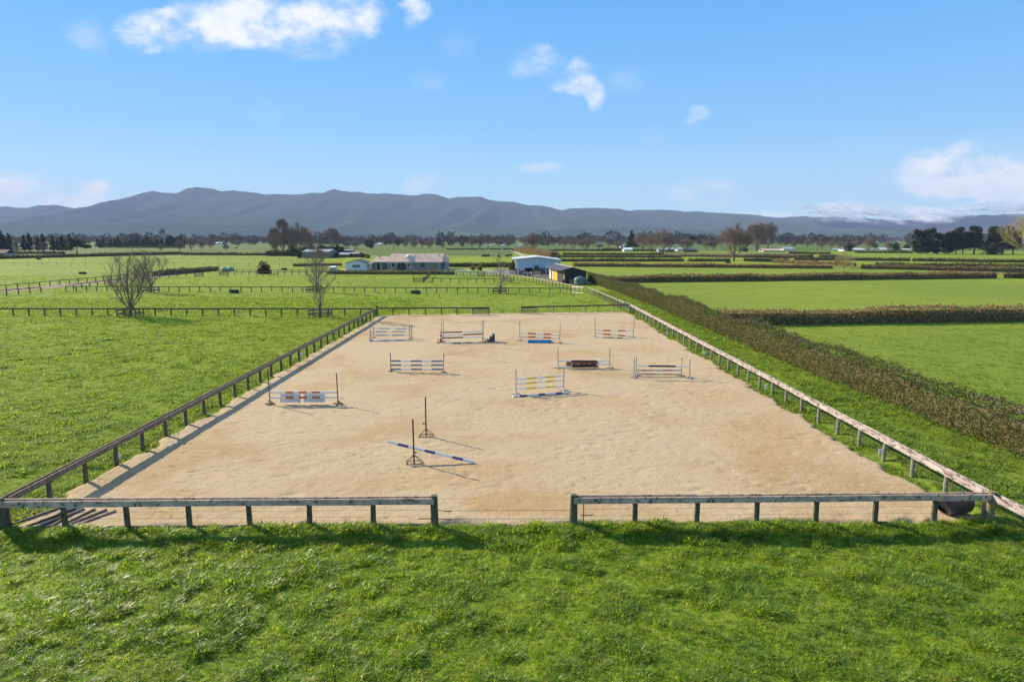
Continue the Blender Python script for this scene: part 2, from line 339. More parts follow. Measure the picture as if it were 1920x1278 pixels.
sheet('paddock_right_far', gp((1110,527),(1075,500),(1600,503),(2900,515),(2900,524)), M_gfar, .014)
sheet('yellow_paddock', gp((1050,498.5),(1050,490),(1400,490),(1560,503)), M_gyel, .011)
sheet('yellow_strip', gp((1040,484),(1040,481),(1500,483),(1500,487)), M_gyel, .011)
sheet('yellow_paddock_behind_house', gp((560,499),(600,486),(900,483.5),(1000,486),(965,492),(840,494)), M_gyel, .014)
sheet('dry_verge', gp((1480,497),(1620,503),(1920,514),(2300,522),(2300,518),(1920,508),(1620,500)), M_gdry, .017)
sheet('dry_yard', gp((1240,481),(1500,484),(1500,474),(1240,475)), M_gdry, .011)
sheet('far_plain_cloud_shade', gp((-2600,481.5),(950,479),(975,470.5),(4200,471.5),(60000,449.2),(-60000,449.2)), M_gshaded, .006)  # carries the painted cloud shadow over the far paddocks
M_lawn = grass_ground('pale_lawn', (.2,.26,.09), (.17,.25,.06), (.13,.2,.05))
sheet('lawn', gp((838,513),(965,517),(930,506.5),(838,506)), M_lawn, .009)

# ------------------------------------------------------------------ hills
RIDGE = [(-1500,395),(-900,380),(-500,372),(-250,385),(-100,392),(0,388),(50,389),(75,384),(100,386),(125,392),(150,397),(165,395),(185,388),(210,380),(235,376),(245,371),(270,361),(290,359),
 (310,363),(330,363),(345,354),(370,351),(395,353),(412,359),(440,358),(470,361),(500,364),(540,364),(570,363),(600,361),(625,355),(645,358),(690,363),(725,363),(760,365),
 (780,366),(805,364),(822,366),(842,373),(860,370),(885,368),(905,369),(912,374),(945,378),(960,379),(990,385),(1015,386),(1040,391),(1055,394),(1070,391),(1100,390),
 (1150,391),(1175,394),(1225,393),(1260,394),(1280,397),(1310,397),(1350,399),(1380,401),(1410,403),(1440,407),(1465,408),(1500,407),(1545,406),(1600,408),(1650,411),
 (1690,413),(1720,413),(1750,410),(1790,406),(1830,404),(1870,403),(1920,401),(2100,398),(2400,392),(2800,400),(3400,405)]
YR = 6500.
rx = np.array([P(u, v, YR)[0] for u, v in RIDGE]); rz = np.array([P(u, v, YR)[1] for u, v in RIDGE])
def hill_z(X, Y):
    R = np.interp(X, rx, rz)
    R = R+(fbm(X/110, X*0+1.3, 61, 5)-.5)*26+(np.abs(vn(X/38, X*0, 63)-.5))*9
    t = np.clip((Y-3900)/(YR-3900), 0, 1.0)
    wob = (fbm(X/900, Y/1400, 71, 4)-.5)
    sp = np.abs(fbm(X/420+wob*1.2, Y/2600, 75, 4)-.5)*2
    prof = t**(1.35+wob*1.2)
    z = R*prof*(1-.72*sp*np.sin(PI*np.clip(t, 0, 1))**.8)
    foot = 60*np.exp(-((t-.22)/.13)**2)*fbm(X/700, Y/700, 81, 3)
    back = np.where(Y > YR, 1-((Y-YR)/2600)**1.5*.8, 1)
    return np.where(Y > YR, R*np.clip(back, 0, 1)-(Y-YR)*.03, z+foot)-1
hx = np.linspace(-10500, 10500, 620); hy = np.concatenate([np.linspace(3850, 6500, 52), np.linspace(6620, 8300, 8)])
def hill_mat():
    m = bpy.data.materials.new('forested_hills'); m.use_nodes = True; t = NT(m.node_tree); bs = t.n['Principled BSDF']
    pos = t.new('ShaderNodeNewGeometry').outputs['Position']; sp = t.new('ShaderNodeSeparateXYZ'); t.inp(sp.inputs[0], pos)
    n1 = t.noise(pos, .0022, 5, .6); n2 = t.noise(pos, .02, 4, .7)
    col = t.mix(t.ramp(n2.outputs[0], .35, .65), c4((.016,.026,.010)), c4((.055,.07,.03)))
    low = t.ramp(sp.outputs[2], 15, 75, 1, 0)
    col = t.mix(t.m('MULTIPLY', low, t.ramp(n1.outputs[0], .47, .68)), col, c4((.09,.13,.045)))
    t.inp(bs.inputs['Base Color'], col); bs.inputs['Roughness'].default_value = 1; bs.inputs['Specular IOR Level'].default_value = 0
    bp = t.new('ShaderNodeBump'); bp.inputs['Strength'].default_value = .8; bp.inputs['Distance'].default_value = 15
    t.inp(bp.inputs['Height'], n2.outputs[0]); t.inp(bs.inputs['Normal'], bp.outputs[0]); return m
struct(link('hills', grid_mesh('hills', hx, hy, hill_z), hill_mat()))

# haze: one even volume round everything
hz = MB(); hz.bx(-11500, 11500, -2600, 9200, -4, 640)
hm = bpy.data.materials.new('haze_air'); hm.use_nodes = True; ht = NT(hm.node_tree); ht.n.remove(ht.n['Principled BSDF'])
pv = ht.new('ShaderNodeVolumePrincipled'); pv.inputs['Color'].default_value = (.52,.66,1,1); pv.inputs['Density'].default_value = .84e-4
pv.inputs['Anisotropy'].default_value = .0
ht.l.new(pv.outputs[0], ht.n['Material Output'].inputs['Volume'])
tag(hz.build('haze', hm), 'pale blue haze in the air over the whole plain', 'haze', kind='stuff')

# cloud spilling over the right end of the range: puffy layers lying on the slope
x0 = P(1490, 410, 6000)[0]; x1 = P(2500, 410, 6000)[0]
LX = np.linspace(x0, x1, 260); LY = np.linspace(5150, 6750, 70); Xg, Yg = np.meshgrid(LX, LY); Vs, Fs, o_ = [], [], 0
for k in range(5):
    up = np.clip((Yg-5500)/900, 0, 1); Z = hill_z(Xg, Yg)+6+k*(6+13*up)+(fbm(Xg/170, Yg/260, 91+k, 4))*(18+30*up)+18*up
    Vs.append(np.stack([Xg, Yg, Z], -1).reshape(-1, 3)); nx, ny = len(LX), len(LY); i = np.arange((nx-1)*(ny-1)); a = (i//(nx-1))*nx+i % (nx-1)
    Fs.append(np.stack([a, a+1, a+nx+1, a+nx], 1)+o_); o_ += nx*ny
me = npmesh('low_cloud', np.concatenate(Vs), np.concatenate(Fs), True)
cm_ = bpy.data.materials.new('ridge_cloud'); cm_.use_nodes = True; ct = NT(cm_.node_tree); ct.n.remove(ct.n['Principled BSDF'])
pos = ct.new('ShaderNodeNewGeometry').outputs['Position']; sp_ = ct.new('ShaderNodeSeparateXYZ'); ct.inp(sp_.inputs[0], pos)
mpc = ct.new('ShaderNodeMapping'); mpc.inputs['Scale'].default_value = (1, .45, 1); ct.inp(mpc.inputs[0], pos)
nn = ct.noise(mpc.outputs[0], .0052, 6, .6, .3)
nb = ct.noise(mpc.outputs[0], .0013, 2, .5)
thr = ct.m('ADD', ct.ramp(sp_.outputs[1], 5250, 6250, .68, .40), ct.m('MULTIPLY', ct.m('SUBTRACT', nb.outputs[0], .5), -.35))
al = ct.m('MULTIPLY', ct.m('SUBTRACT', nn.outputs[0], thr), 4.5, clamp=True)
al = ct.m('MULTIPLY', al, ct.m('MULTIPLY', ct.ramp(sp_.outputs[0], x0, x0+500, 0, .62), ct.ramp(sp_.outputs[1], 6500, 6740, 1, 0)))
df = ct.new('ShaderNodeBsdfDiffuse'); df.inputs[0].default_value = (.9, .9, .92, 1); tl_ = ct.new('ShaderNodeBsdfTranslucent'); tl_.inputs[0].default_value = (.9, .9, .92, 1)
ms = ct.new('ShaderNodeMixShader'); ms.inputs[0].default_value = .4; ct.l.new(df.outputs[0], ms.inputs[1]); ct.l.new(tl_.outputs[0], ms.inputs[2])
tp = ct.new('ShaderNodeBsdfTransparent'); m2 = ct.new('ShaderNodeMixShader'); ct.inp(m2.inputs[0], al); ct.l.new(tp.outputs[0], m2.inputs[1]); ct.l.new(ms.outputs[0], m2.inputs[2])
ct.l.new(m2.outputs[0], ct.n['Material Output'].inputs['Surface']); me.materials.append(cm_)
tag(link('low_cloud', me), 'low white cloud spilling over the right end of the hills', 'cloud', kind='stuff')
# ------------------------------------------------------------------ fences
def smooth_me(me): me.polygons.foreach_set('use_smooth', [True]*len(me.polygons))
POSTS = {}
def post_mesh(style):
    if style in POSTS: return POSTS[style]
    m = MB()
    if style == 'near': m.lathe([(.088,-.2),(.085,.3),(.08,.84),(.07,.86)], 10)
    elif style == 'end': m.lathe([(.125,-.2),(.12,.4),(.112,.96),(.095,.985)], 14)
    elif style == 'pale': m.lathe([(.08,-.2),(.078,.4),(.072,.80),(.06,.82)], 10)
    elif style == 'far': m.box((0,0,.42), (.12,.12,.9))
    elif style == 'farend': m.lathe([(.13,-.1),(.12,1.12)], 8)
    elif style == 'batten': m.box((0,0,.55), (.08,.08,1.2))
    POSTS[style] = m.mesh(style+'_post'); return POSTS[style]
def fence(label, pts, style='far', rail=None, pmat_=None, H=.91, rails=(1,), wires=(), ends=None, dots=None, name='post_and_rail_fence', spacing=1.93, double=False, bays=2, group='post and rail fences round the paddocks', rh=.16):
    """pts: list of world xy posts (given) ; rails: heights as fraction of H"""
    base = pts[0]; t = thing(name, label, 'fence', (base[0], base[1], 0), 0, group)
    n = len(pts)
    for i, p in enumerate(pts):
        a, b = pts[max(0, i-1)], pts[min(n-1, i+1)]; ang = math.atan2(b[1]-a[1], b[0]-a[0])
        st = style; mt = pmat_
        if ends and i in ends: st, mt = ends[i]
        me = post_mesh(st); o = bpy.data.objects.new('post', me); COL.objects.link(o); o.parent = t
        if not me.materials: me.materials.append(mt)
        o.material_slots[0].link = 'OBJECT'; o.material_slots[0].material = mt
        o.location = (p[0]-base[0], p[1]-base[1], 0); o.scale = (1, 1, H/.91*random.uniform(.985, 1.0))
        o.rotation_euler = (random.uniform(-.02, .02), random.uniform(-.02, .02), ang)
        if dots and i in dots:
            d = MB(); d.tube((0,-.075,.42), (0,-.105,.42), .035, n=8); do = link('insulator', d.mesh('insulator'), M_insul, t)
            do.location = o.location
    i = 0
    while i < n-1:
        j = min(n-1, i+bays); A = Vector((*pts[i], 0)); B = Vector((*pts[j], 0)); dr = (B-A).normalized(); nr = Vector((-dr.y, dr.x, 0))
        e = .003
        for k, rf in enumerate(rails):
            z = H*rf-rh/2; offs = (-.105, .105) if double else (0,)
            for oo in offs:
                m = MB(); jit = [random.uniform(-.012, .012) for _ in range(2)]
                w_ = .045 if double else .05
                if not double: oo = -.07 if style == 'far' else -.1
                m.bar(A+dr*e+nr*oo+Vector((0,0,z+jit[0])), B-dr*e+nr*oo+Vector((0,0,z+jit[1])), w_, rh)
                m.build('rail', rail, t)
        i = j
    for wz in wires:
        m = MB(); m.tube((pts[0][0], pts[0][1], wz), (pts[-1][0], pts[-1][1], wz), .0035, n=4); m.build('wire', M_wire, t)
    return t
def spaced(a, b, sp=1.93, n=None):
    a = np.array(a[:2], float); b = np.array(b[:2], float)
    n = n or max(1, round(float(np.linalg.norm(b-a))/sp)); return [tuple(lerp2(a, b, i/n)) for i in range(n+1)]
def along(us, y0, y1):                        # posts at photo columns us, base line from v=y0 to v=y1
    u0, u1 = us[0], us[-1]; return [G(u, y0+(y1-y0)*(u-u0)/(u1-u0))[:2] for u in us]
E_end = ('end', M_posty); E_g = ('end', M_postg)
near_l = along([5,123,240,356,469,581,700,815], 990, 984)
near_r = along([1075,1190,1306,1418,1529,1640,1750,1855], 983, 976)
fence('near arena fence left of the gateway, faded grey double rail on mossy posts', near_l, 'near', M_railg, M_postg, wires=(.28,.5), ends={0: E_g, 7: E_g}, dots=range(1,7), double=True, group='fences round the sand arena', rh=.19)
fence('near arena fence right of the gateway, faded grey double rail ending at the corner', near_r, 'near', M_railg, M_postg, wires=(.28,.5), ends={0: E_g, 7: E_end}, dots=range(1,7), double=True, group='fences round the sand arena', rh=.19)
L = spaced(FL0, FL1, 1.93)[1:]; L = [L[0]]+L[1:]
fence('left side arena fence with brown double rail throwing its shadow on the sand', spaced(FL0+np.array([0,.25]), FL1, 1.93), 'near', M_wood, M_woodd, wires=(.28,.5), double=True, group='fences round the sand arena', rh=.19)
fence('right side arena fence with flaking white rail on pale round posts', spaced(FR0+np.array([.02,.3]), FR1, 1.93), 'pale', M_railp, M_postp, wires=(.28,.5), double=True, group='fences round the sand arena', rh=.19, ends={31: ('far', M_woodd)})
ex0 = FR0; ex1 = FR0+(FR0-FR1)/np.linalg.norm(FR0-FR1)*6.5+np.array([.35,0])
fence('flaking white rail running on past the right arena corner towards the viewer', spaced(ex0+np.array([.04,-.02]), ex1, 1.93, 3), 'pale', M_railp, M_postp, wires=(.28,.5), double=True, group='fences round the sand arena', rh=.19)
far_l = along([707,737,767,798,828,857,887,917], 591, 590); far_r = along([977,1007,1037,1067,1097,1120,1150,1180], 588.5, 584)
fence('far arena fence left of the back gateway, brown rail', far_l, 'far', M_woodd, M_woodd, ends={0: ('farend', M_woodd)}, group='fences round the sand arena', rh=.17)
fence('far arena fence right of the back gateway, brown rail on pale posts', far_r, 'far', M_woodd, M_postp, group='fences round the sand arena', rh=.17)
def panel(pa, pb, label, H=.91, nr=3):
    t = thing('rail_panel', label, 'fence panel', (pa[0], pa[1], 0)); d = Vector((pb[0]-pa[0], pb[1]-pa[1], 0)).normalized()*.08
    for k in range(nr):
        m = MB(); z = .18+k*(H-.4)/(nr-1 if nr > 1 else 1); off = Vector((0,-.1,0))
        m.bar(Vector((*pa, z))+d+off, Vector((*pb, z))-d+off, .04, .11); m.build('rail', M_woodd, t)
    return t
panel(far_l[6], far_l[7], 'brown three board panel on the left side of the back gateway')
panel(far_r[0], far_r[1], 'brown three board panel on the right side of the back gateway')
# paddock fences farther off
fence('straight brown fence in line with the far arena fence, behind the left field', along([-34+29.6*i for i in range(25)]+[704], 592, 592), 'far', M_woodd, M_woodd, bays=4)
fence('long brown fence across the middle paddocks, from the track to the lane', along([124+19.3*i for i in range(50)], 546, 550), 'far', M_woodd, M_woodd, bays=4, rh=.13)
fence('short brown fence between the middle paddocks, nearer than the house', along([795+16.4*i for i in range(11)], 529, 531), 'far', M_woodd, M_woodd, bays=4, rh=.12)
fence('brown fence running along the low dark hedge in front of the house', along([440+13.4*i for i in range(37)], 515.5, 517), 'far', M_wood, M_wood, bays=4, rh=.12)
fence('second brown fence right behind it on the left of the house hedge', along([340+13*i for i in range(22)], 510, 513), 'far', M_woodd, M_woodd, bays=4, rh=.1)
fence('white topped fence along the grass strip beyond the arena corner', spaced(G(1169,581), G(1101,549), 1.75), 'far', M_railp, M_postp, bays=2, rh=.15, H=1.0)
fence('white topped fence curving from the lane gate up past the gravel yard', spaced(G(1094,549.5), G(1000,530), 1.9)+spaced(G(1000,530), G(908,516), 2.2)[1:], 'far', M_railp, M_wood, bays=2, rh=.15, H=1.0)
fence('upper brown fence on the far side of the dirt track', spaced(G(-60,551.5), G(237,522.5), 2.6)+spaced(G(237,522.5), G(345,513.5), 3.)[1:], 'far', M_woodd, M_woodd, bays=3, rh=.12, H=1.0)
fence('lower brown fence on the near side of the dirt track, left section', spaced(G(-60,562), G(77,548.5), 2.1), 'far', M_woodd, M_woodd, bays=3, rh=.12, H=1.0)
fence('lower brown fence on the near side of the dirt track, right section', spaced(G(138,543), G(300,521.5), 2.6)+spaced(G(300,521.5), G(365,517), 2.6)[1:], 'far', M_woodd, M_woodd, bays=3, rh=.12, H=1.0)
fence('little fence leading from the small pen back towards the house hedge', spaced(G(795,529), G(806,517), 2.4), 'far', M_wood, M_wood, bays=2, rh=.12, H=1.0)
for k, (a, b) in enumerate([((-40,488),(640,489)), ((0,497.5),(640,500)), ((845,500),(960,502)), ((500,494),(640,494))]):
    lab = ['farthest wire fence behind the left paddocks', 'sparse batten fence across the left paddock beyond the track', 'post fence in front of the hedge right of the house', 'batten fence behind the small red-leaved tree'][k]
    fence(lab, spaced(G(*a), G(*b), 5. if k < 2 else 3.), 'batten', M_woodd, M_woodd, bays=60, rh=.03, name='batten_fence', group='thin wire and batten fences')
fence('wire fence across the green paddock behind the house', spaced(G(690,472), G(960,474), 9), 'batten', M_woodd, M_woodd, bays=60, rh=.03, name='batten_fence', group='thin wire and batten fences')
fence('wire fence in front of the dark trees at the right', spaced(G(1690,476.5), G(1990,478), 7), 'batten', M_woodd, M_woodd, bays=60, rh=.03, name='batten_fence', group='thin wire and batten fences')

def gate(pa, pb, label, H=1.05, mat=None, mesh_=True):
    t = thing('metal_gate', label, 'gate', (pa[0], pa[1], 0)); A = Vector((*pa, 0)); B = Vector((*pb, 0)); mat = mat or M_galv
    m = MB(); zt = Vector((0,0,H)); zb = Vector((0,0,.15))
    m.tube(A+zt, B+zt, .02, n=6); m.tube(A+zb, B+zb, .02, n=6); m.tube(A+zb, A+zt, .02, n=6); m.tube(B+zb, B+zt, .02, n=6); m.tube(A+zb, B+zt, .014, n=5)
    m.build('gate_frame', mat, t)
    if mesh_:
        m = MB(); nx = 14
        for k in range(1, 5): z = Vector((0,0,.15+(H-.15)*k/5)); m.tube(A+z, B+z, .006, n=4)
        for k in range(1, nx): q = A+(B-A)*k/nx; m.tube(q+zb, q+zt, .006, n=4)
        m.build('wire_mesh', mat, t)
    return t
M_galv = pmat('galvanised_steel', (.42,.43,.43), (.33,.34,.34), 6, .4, metal=.7)
gate(G(1168,580)[:2], G(1180,585)[:2], 'wire mesh gate at the far right corner of the arena')
gate(G(1072,549.5)[:2], G(1094,551.5)[:2], 'wire mesh gate at the end of the middle paddock fence by the lane')
gate(G(861,517.2)[:2], G(871,517.2)[:2], 'small pale gate left of the paddock fence near the house')
gate(G(876,517.6)[:2], G(895,518)[:2], 'wide pale gate right of the paddock fence near the house')
for (a, b, lab) in [((365,518.5),(381,518.5), 'wooden gate left of the two by the pale green tank'), ((412,516.5),(428,516.5), 'wooden gate in front of the pale green tank'),
                    ((896,519),(908,519), 'dark board gate where the white topped fence begins'), ((945,527.5),(963,530), 'dark board gate beside the leaning young tree'), ((957,513),(967,515), 'dark rails left of the shed door'), ((775,529),(794,529.5), 'grey rails of the small pen behind the middle fence')]:
    pa, pb = G(*a)[:2], G(*b)[:2]; t = panel(pa, pb, lab, 1.1, 4); t.name = 'board_gate'; t['category'] = 'gate'
    for q in (pa, pb):
        m = MB(); m.box((q[0], q[1], .6), (.14,.14,1.2)); m.build('post', M_woodd, t)
# electric gateway wires at the front
pa, pb = Vector((*near_l[-1], 0)), Vector((*near_r[0], 0))
t = thing('gateway_wire', 'two thin electric wires with red handles across the front gateway', 'electric gate', pa)
for z in (.47, .2):
    m = MB(); m.tube(pa+Vector((.12,0,z)), pb+Vector((-.12,0,z)), .006, n=4); m.build('wire', M_wire, t)
    m = MB(); m.tube(pa+Vector((.33,-.01,z)), pa+Vector((.52,-.01,z-.02)), .018, n=7); m.build('handle', M_red, t)
    m = MB(); m.tube(pa+Vector((.14,-.02,z+.02)), pa+Vector((.33,-.01,z)), .012, n=6); m.build('spring', M_black, t)
m = MB(); m.tube(pa+Vector((-.12,-.01,.22)), pa+Vector((-.5,-.03,.22)), .015, n=6); m.build('latch_rod', M_insul, t)
t = thing('steel_stake', 'thin grey stake standing against the gateway post on the right', 'stake', pb+Vector((.3,-.05,0)))
m = MB(); m.tube(pb+Vector((.3,-.1,-.1)), pb+Vector((.3,-.1,.72)), .018, n=6); m.build('rod', M_galv, t)
m = MB(); m.tube(pb+Vector((.2,-.11,.36)), pb+Vector((.62,-.11,.36)), .012, n=6); m.build('hook', M_insul, t)
# edging board at the front of the sand
t = thing('edging_board', 'low timber board holding the sand along the front left of the arena', 'board', (near_l[0][0], near_l[0][1], 0))
for i in range(len(near_l)-1):
    m = MB(); m.bar((near_l[i][0]+.01, near_l[i][1]-.0, -.06), (near_l[i+1][0]-.01, near_l[i+1][1]-.0, -.06), .04, .22); m.build('board', M_woodd, t)
# tree guards
def guard(u, v, label, s=1.05, H=.9):
    X, Y, _ = G(u, v); t = thing('tree_guard', label, 'tree guard', (X, Y, 0), 0, 'square timber guards round the paddock trees')
    cs = [(-s,-s*.8),(s,-s*.8),(s,s*.8),(-s,s*.8)]
    for a in cs: m = MB(); m.box((X+a[0], Y+a[1], H/2), (.12,.12,H+.02)); m.build('post', M_wood, t)
    for i in range(4):
        a, b = cs[i], cs[(i+1) % 4]
        for z in (H-.07, H*.42):
            m = MB(); d = Vector((b[0]-a[0], b[1]-a[1], 0)).normalized()*.065; n_ = Vector((d.y, -d.x, 0))*1.3
            m.bar(Vector((X+a[0], Y+a[1], z))+n_+d, Vector((X+b[0], Y+b[1], z))+n_-d, .04, .13); m.build('rail', M_wood, t)
guard(245, 593, 'timber guard round the bare tree at the left')
guard(601, 594, 'timber guard round the bare tree near the arena corner')
guard(282, 548, 'timber guard round the farther bare tree at the left')
guard(589, 547, 'timber guard half hidden behind the bare tree near the arena corner')
guard(937, 550, 'timber guard round the sparse young tree left of the gravel yard')
guard(495, 513, 'timber guard round the small red-leaved tree')

# ------------------------------------------------------------------ jumps
def pcol(name, c, worn=(.3,.25,.2)):
    return pmat('paint_'+name, c, tuple(x*.85+.01 for x in c), 6, .5, .1, 20, c=worn, cpos=(.66,.74), spec=.4)
PC = {'w': pcol('white', (.90,.84,.74)), 'o': pcol('orange', (.62,.15,.03)), 'b': pcol('slate_blue', (.10,.19,.32)), 'l': pcol('pale_blue', (.26,.40,.50)),
      'k': pcol('black', (.022,.018,.018)), 'g': pcol('green', (.03,.22,.04)), 'r': pcol('red', (.42,.03,.025)), 'y': pcol('yellow', (.80,.60,.02)),
      'p': pcol('purple', (.10,.07,.26)), 'f': pcol('faded_pink', (.5,.3,.27)), 'c': pcol('cream', (.6,.56,.42)), 'n': pcol('navy', (.03,.03,.06))}
M_stl = pmat('grey_steel', (.28,.28,.28), (.2,.2,.2), 8, .5, c=(.2,.11,.06), metal=.3)
M_rust = pmat('rusty_steel', (.16,.085,.05), (.10,.06,.04), 9, .8, .3, 40, c=(.24,.2,.17))
M_blue_st = pmat('grey_blue_steel', (.13,.17,.2), (.1,.12,.14), 9, .6, c=(.2,.16,.13))
M_palest = pmat('pale_steel', (.52,.52,.5), (.4,.4,.39), 8, .5, c=(.25,.2,.16))
def segs(spec):                               # 'w2 r2 w2' -> list of (colour, start, end)
    it = [(s[0], float(s[1:])) for s in spec.split()]; T = sum(x for _, x in it); out = []; p = 0
    for c_, x in it: out.append((c_, p/T, (p+x)/T)); p += x
    return out
def pole(A, B, spec, label, group, r=.055):
    A = Vector(A); B = Vector(B); m = MB(); sg = segs(spec); keys = sorted(set(s[0] for s in sg))
    for c_, a, b in sg: m.cm = keys.index(c_); m.tube(A+(B-A)*a, A+(B-A)*b, r, n=10, cap=(a == 0 or b == 1))
    o = m.build('jump_pole', [PC[k] for k in keys], smooth=False)
    me = o.data; off = A; me.transform(Matrix.Translation(-off)); o.location = off
    return tag(o, label, 'pole', group)
def stand(base, H, mat, label, group, foot='tee', lean=(0,0), rz=0., cups=(), side=1, w_=.045):
    X, Y, _ = base; t = thing('jump_stand', label, 'jump stand', (X, Y, .02), 0, group); B = Vector((X, Y, .02))
    top = B+Vector((lean[0], lean[1], H)); m = MB(); m.bar(B, top, w_, w_); m.build('upright', mat, t)
    R = Matrix.Rotation(rz, 3, 'Z')
    m = MB()
    if foot == 'tri':
        s = .3
        c_ = [R @ Vector(q) for q in ((-s,-.22,.02),(s,-.22,.02),(s,.22,.02),(-s,.22,.02))]
        for i in range(4): m.tube(B+c_[i], B+c_[(i+1) % 4], .013, n=6)
        for q in c_: m.tube(B+q, B+Vector((0,0,.34)), .013, n=6)
    elif foot == 'tee':
        m.bar(B+R @ Vector((-.28,0,.02)), B+R @ Vector((.28,0,.02)), .06, .03); m.bar(B+R @ Vector((0,-.38,.02)), B+R @ Vector((0,.38,.02)), .06, .03)
        for q in ((.2,0),(-.2,0),(0,.26),(0,-.26)): m.tube(B+R @ Vector((q[0], q[1], .03)), B+Vector((0,0,.22)), .012, n=5)
    elif foot == 'flat':
        m.bar(B+R @ Vector((0,-.3,.02)), B+R @ Vector((0,.3,.02)), .07, .04); m.bar(B+R @ Vector((-.2,0,.025)), B+R @ Vector((.2,0,.025)), .05, .03)
    m.build('foot', mat, t)
    for z in cups:
        m = MB(); m.box((X+side*.05+lean[0]*z/H, Y-.01, z+.02-.05), (.1,.07,.03)); m.box((X+side*.1+lean[0]*z/H, Y-.055, z-.02), (.05,.02,.07)); m.build('cup', mat, t)
    return t
def zat(v, Y): return P(960, v, Y)[1]
def jump(desc, L, R, tL, tR, mat, poles, group, foot='tee', fr=0., rr=.055, setname='', w_=.045, sidename=('left','right')):
    """L,R base pixels; tL,tR top v; poles: (vL, vR, spec, labelword, uL or None, uR)"""
    bl, br = G(*L), G(*R)
    hL, hR = zat(tL[1], bl[1])-.02, zat(tR[1], br[1])-.02
    leL = P(tL[0], tL[1], bl[1])[0]-bl[0]; leR = P(tR[0], tR[1], br[1])[0]-br[0]
    cl, cr = [], []
    for (vL, vR, spec, word) in poles:
        zl, zr = max(.06, zat(vL, bl[1]-.0)), max(.06, zat(vR, br[1])); o = .07
        if zl > .12: cl.append(zl)
        if zr > .12: cr.append(zr)
        pole((bl[0]+.04, bl[1]-o, zl), (br[0]-.04, br[1]-o, zr), spec, f'{word} pole, {desc}', group, rr)
    stand(bl, hL, mat, f'{sidename[0]} stand, {desc}', group, foot, (leL, 0), fr, cl, 1, w_)
    stand(br, hR, mat, f'{sidename[1]} stand, {desc}', group, foot, (leR, 0), fr, cr, -1, w_)
    return bl, br
W5 = lambda c: f'w2 {c}2 w2 {c}2 w2'
D1 = 'orange and white jump nearest the left fence'
bl, br = jump(D1, (506.5,758), (634,757.5), (502,690), (630.7,698.7), M_rust, [(735,734.5,'w2.5 o1.3 w.8 o1.25 w.8 o1.3 w2.6','top'),(744.5,743.8,'w2.5 o1.3 w.8 o1.25 w.8 o1.3 w2.6','lower')], 'orange and white jump', 'tee')
M_pan = pmat('pale_panel', (.74,.71,.68), (.68,.65,.62), 3, .6)
for (ua, ub, lab) in [(525,563.5,'left of the two white hanging boards under the orange poles'), (570,609,'right of the two white hanging boards under the orange poles')]:
    m = MB(); xa = P(ua, 745, bl[1])[0]; xb = P(ub, 745, bl[1])[0]; m.bx(xa, xb, bl[1]-.01, bl[1]+.02, zat(754,bl[1]), zat(737.5,bl[1])); o = m.build('hanging_board', M_pan)
    tag(o, lab, 'board', 'white boards of the orange jump')
D2 = 'slate blue and white jump left of centre'
jump(D2, (733,696.3), (831.5,698), (732,661.4), (832.2,661.8), M_blue_st, [(676,676.5,'b1.9 w1.9 b2.1 w1.9 b2.1','top'),(683.7,684,'b2 w1.9 b2.1 w1.8 b2.2','middle'),(691.7,691.8,'b1.9 w1.9 b2.1 w1.8 b2.1','bottom')], 'slate blue and white jump', 'flat')
D3 = 'pale blue jump at the back left'
jump('rear half of the '+D3, (700.6,633.6), (772.3,633.3), (699.4,607.6), (771.4,607.3), M_stl, [(615.3,616,'w1.4 l3 w1.5 l3 w1.2','single')], 'pale blue jump', 'flat', w_=.06)
jump('front half of the '+D3, (695,637), (768.3,636.5), (693.5,610.3), (767.7,609.6), M_stl, [(621,621,'w1.4 l3 w1.5 l3 w1.4','top'),(628.2,628.2,'w1.4 l3 w1.2 l3.2 w1.4','lower')], 'pale blue jump', 'flat', w_=.06)
pole(Vector(G(692.5,639.3,.05)), Vector(G(767.3,637.3,.05)), 'l1 w1 l2.5 w2 l2.5 w1', 'pale blue pole on the sand in front of the pale blue jump', 'pale blue jump')
D4 = 'black and white jump beside the black steps'
b4l, b4r = jump(D4, (829.3,641.5), (904.8,640.8), (827.6,603.3), (904,600.6), M_palest, [(622.9,620.9,'k5 w5','top'),(628.3,625.8,'w5 k4.6','middle'),(633,631.3,'k5 w4.6','bottom')], 'black and white jump', 'flat', w_=.06)
stand(G(832,639.8), 1.85, M_palest, 'second left stand close behind the black and white jump', 'black and white jump', 'flat', w_=.05)
stand(G(906.8,639.4), 1.85, M_palest, 'second right stand close behind the black and white jump', 'black and white jump', 'flat', w_=.05)
pole(Vector(G(829,643.5,.05)), Vector(G(906,641.5,.05)), 'w2.6 g2 w1 g2 w1.2 f1.4', 'green and white pole on the sand under the black and white jump', 'black and white jump')
M_orw = pmat('orange_timber', (.62,.28,.15), (.6,.42,.3), 6, .8)
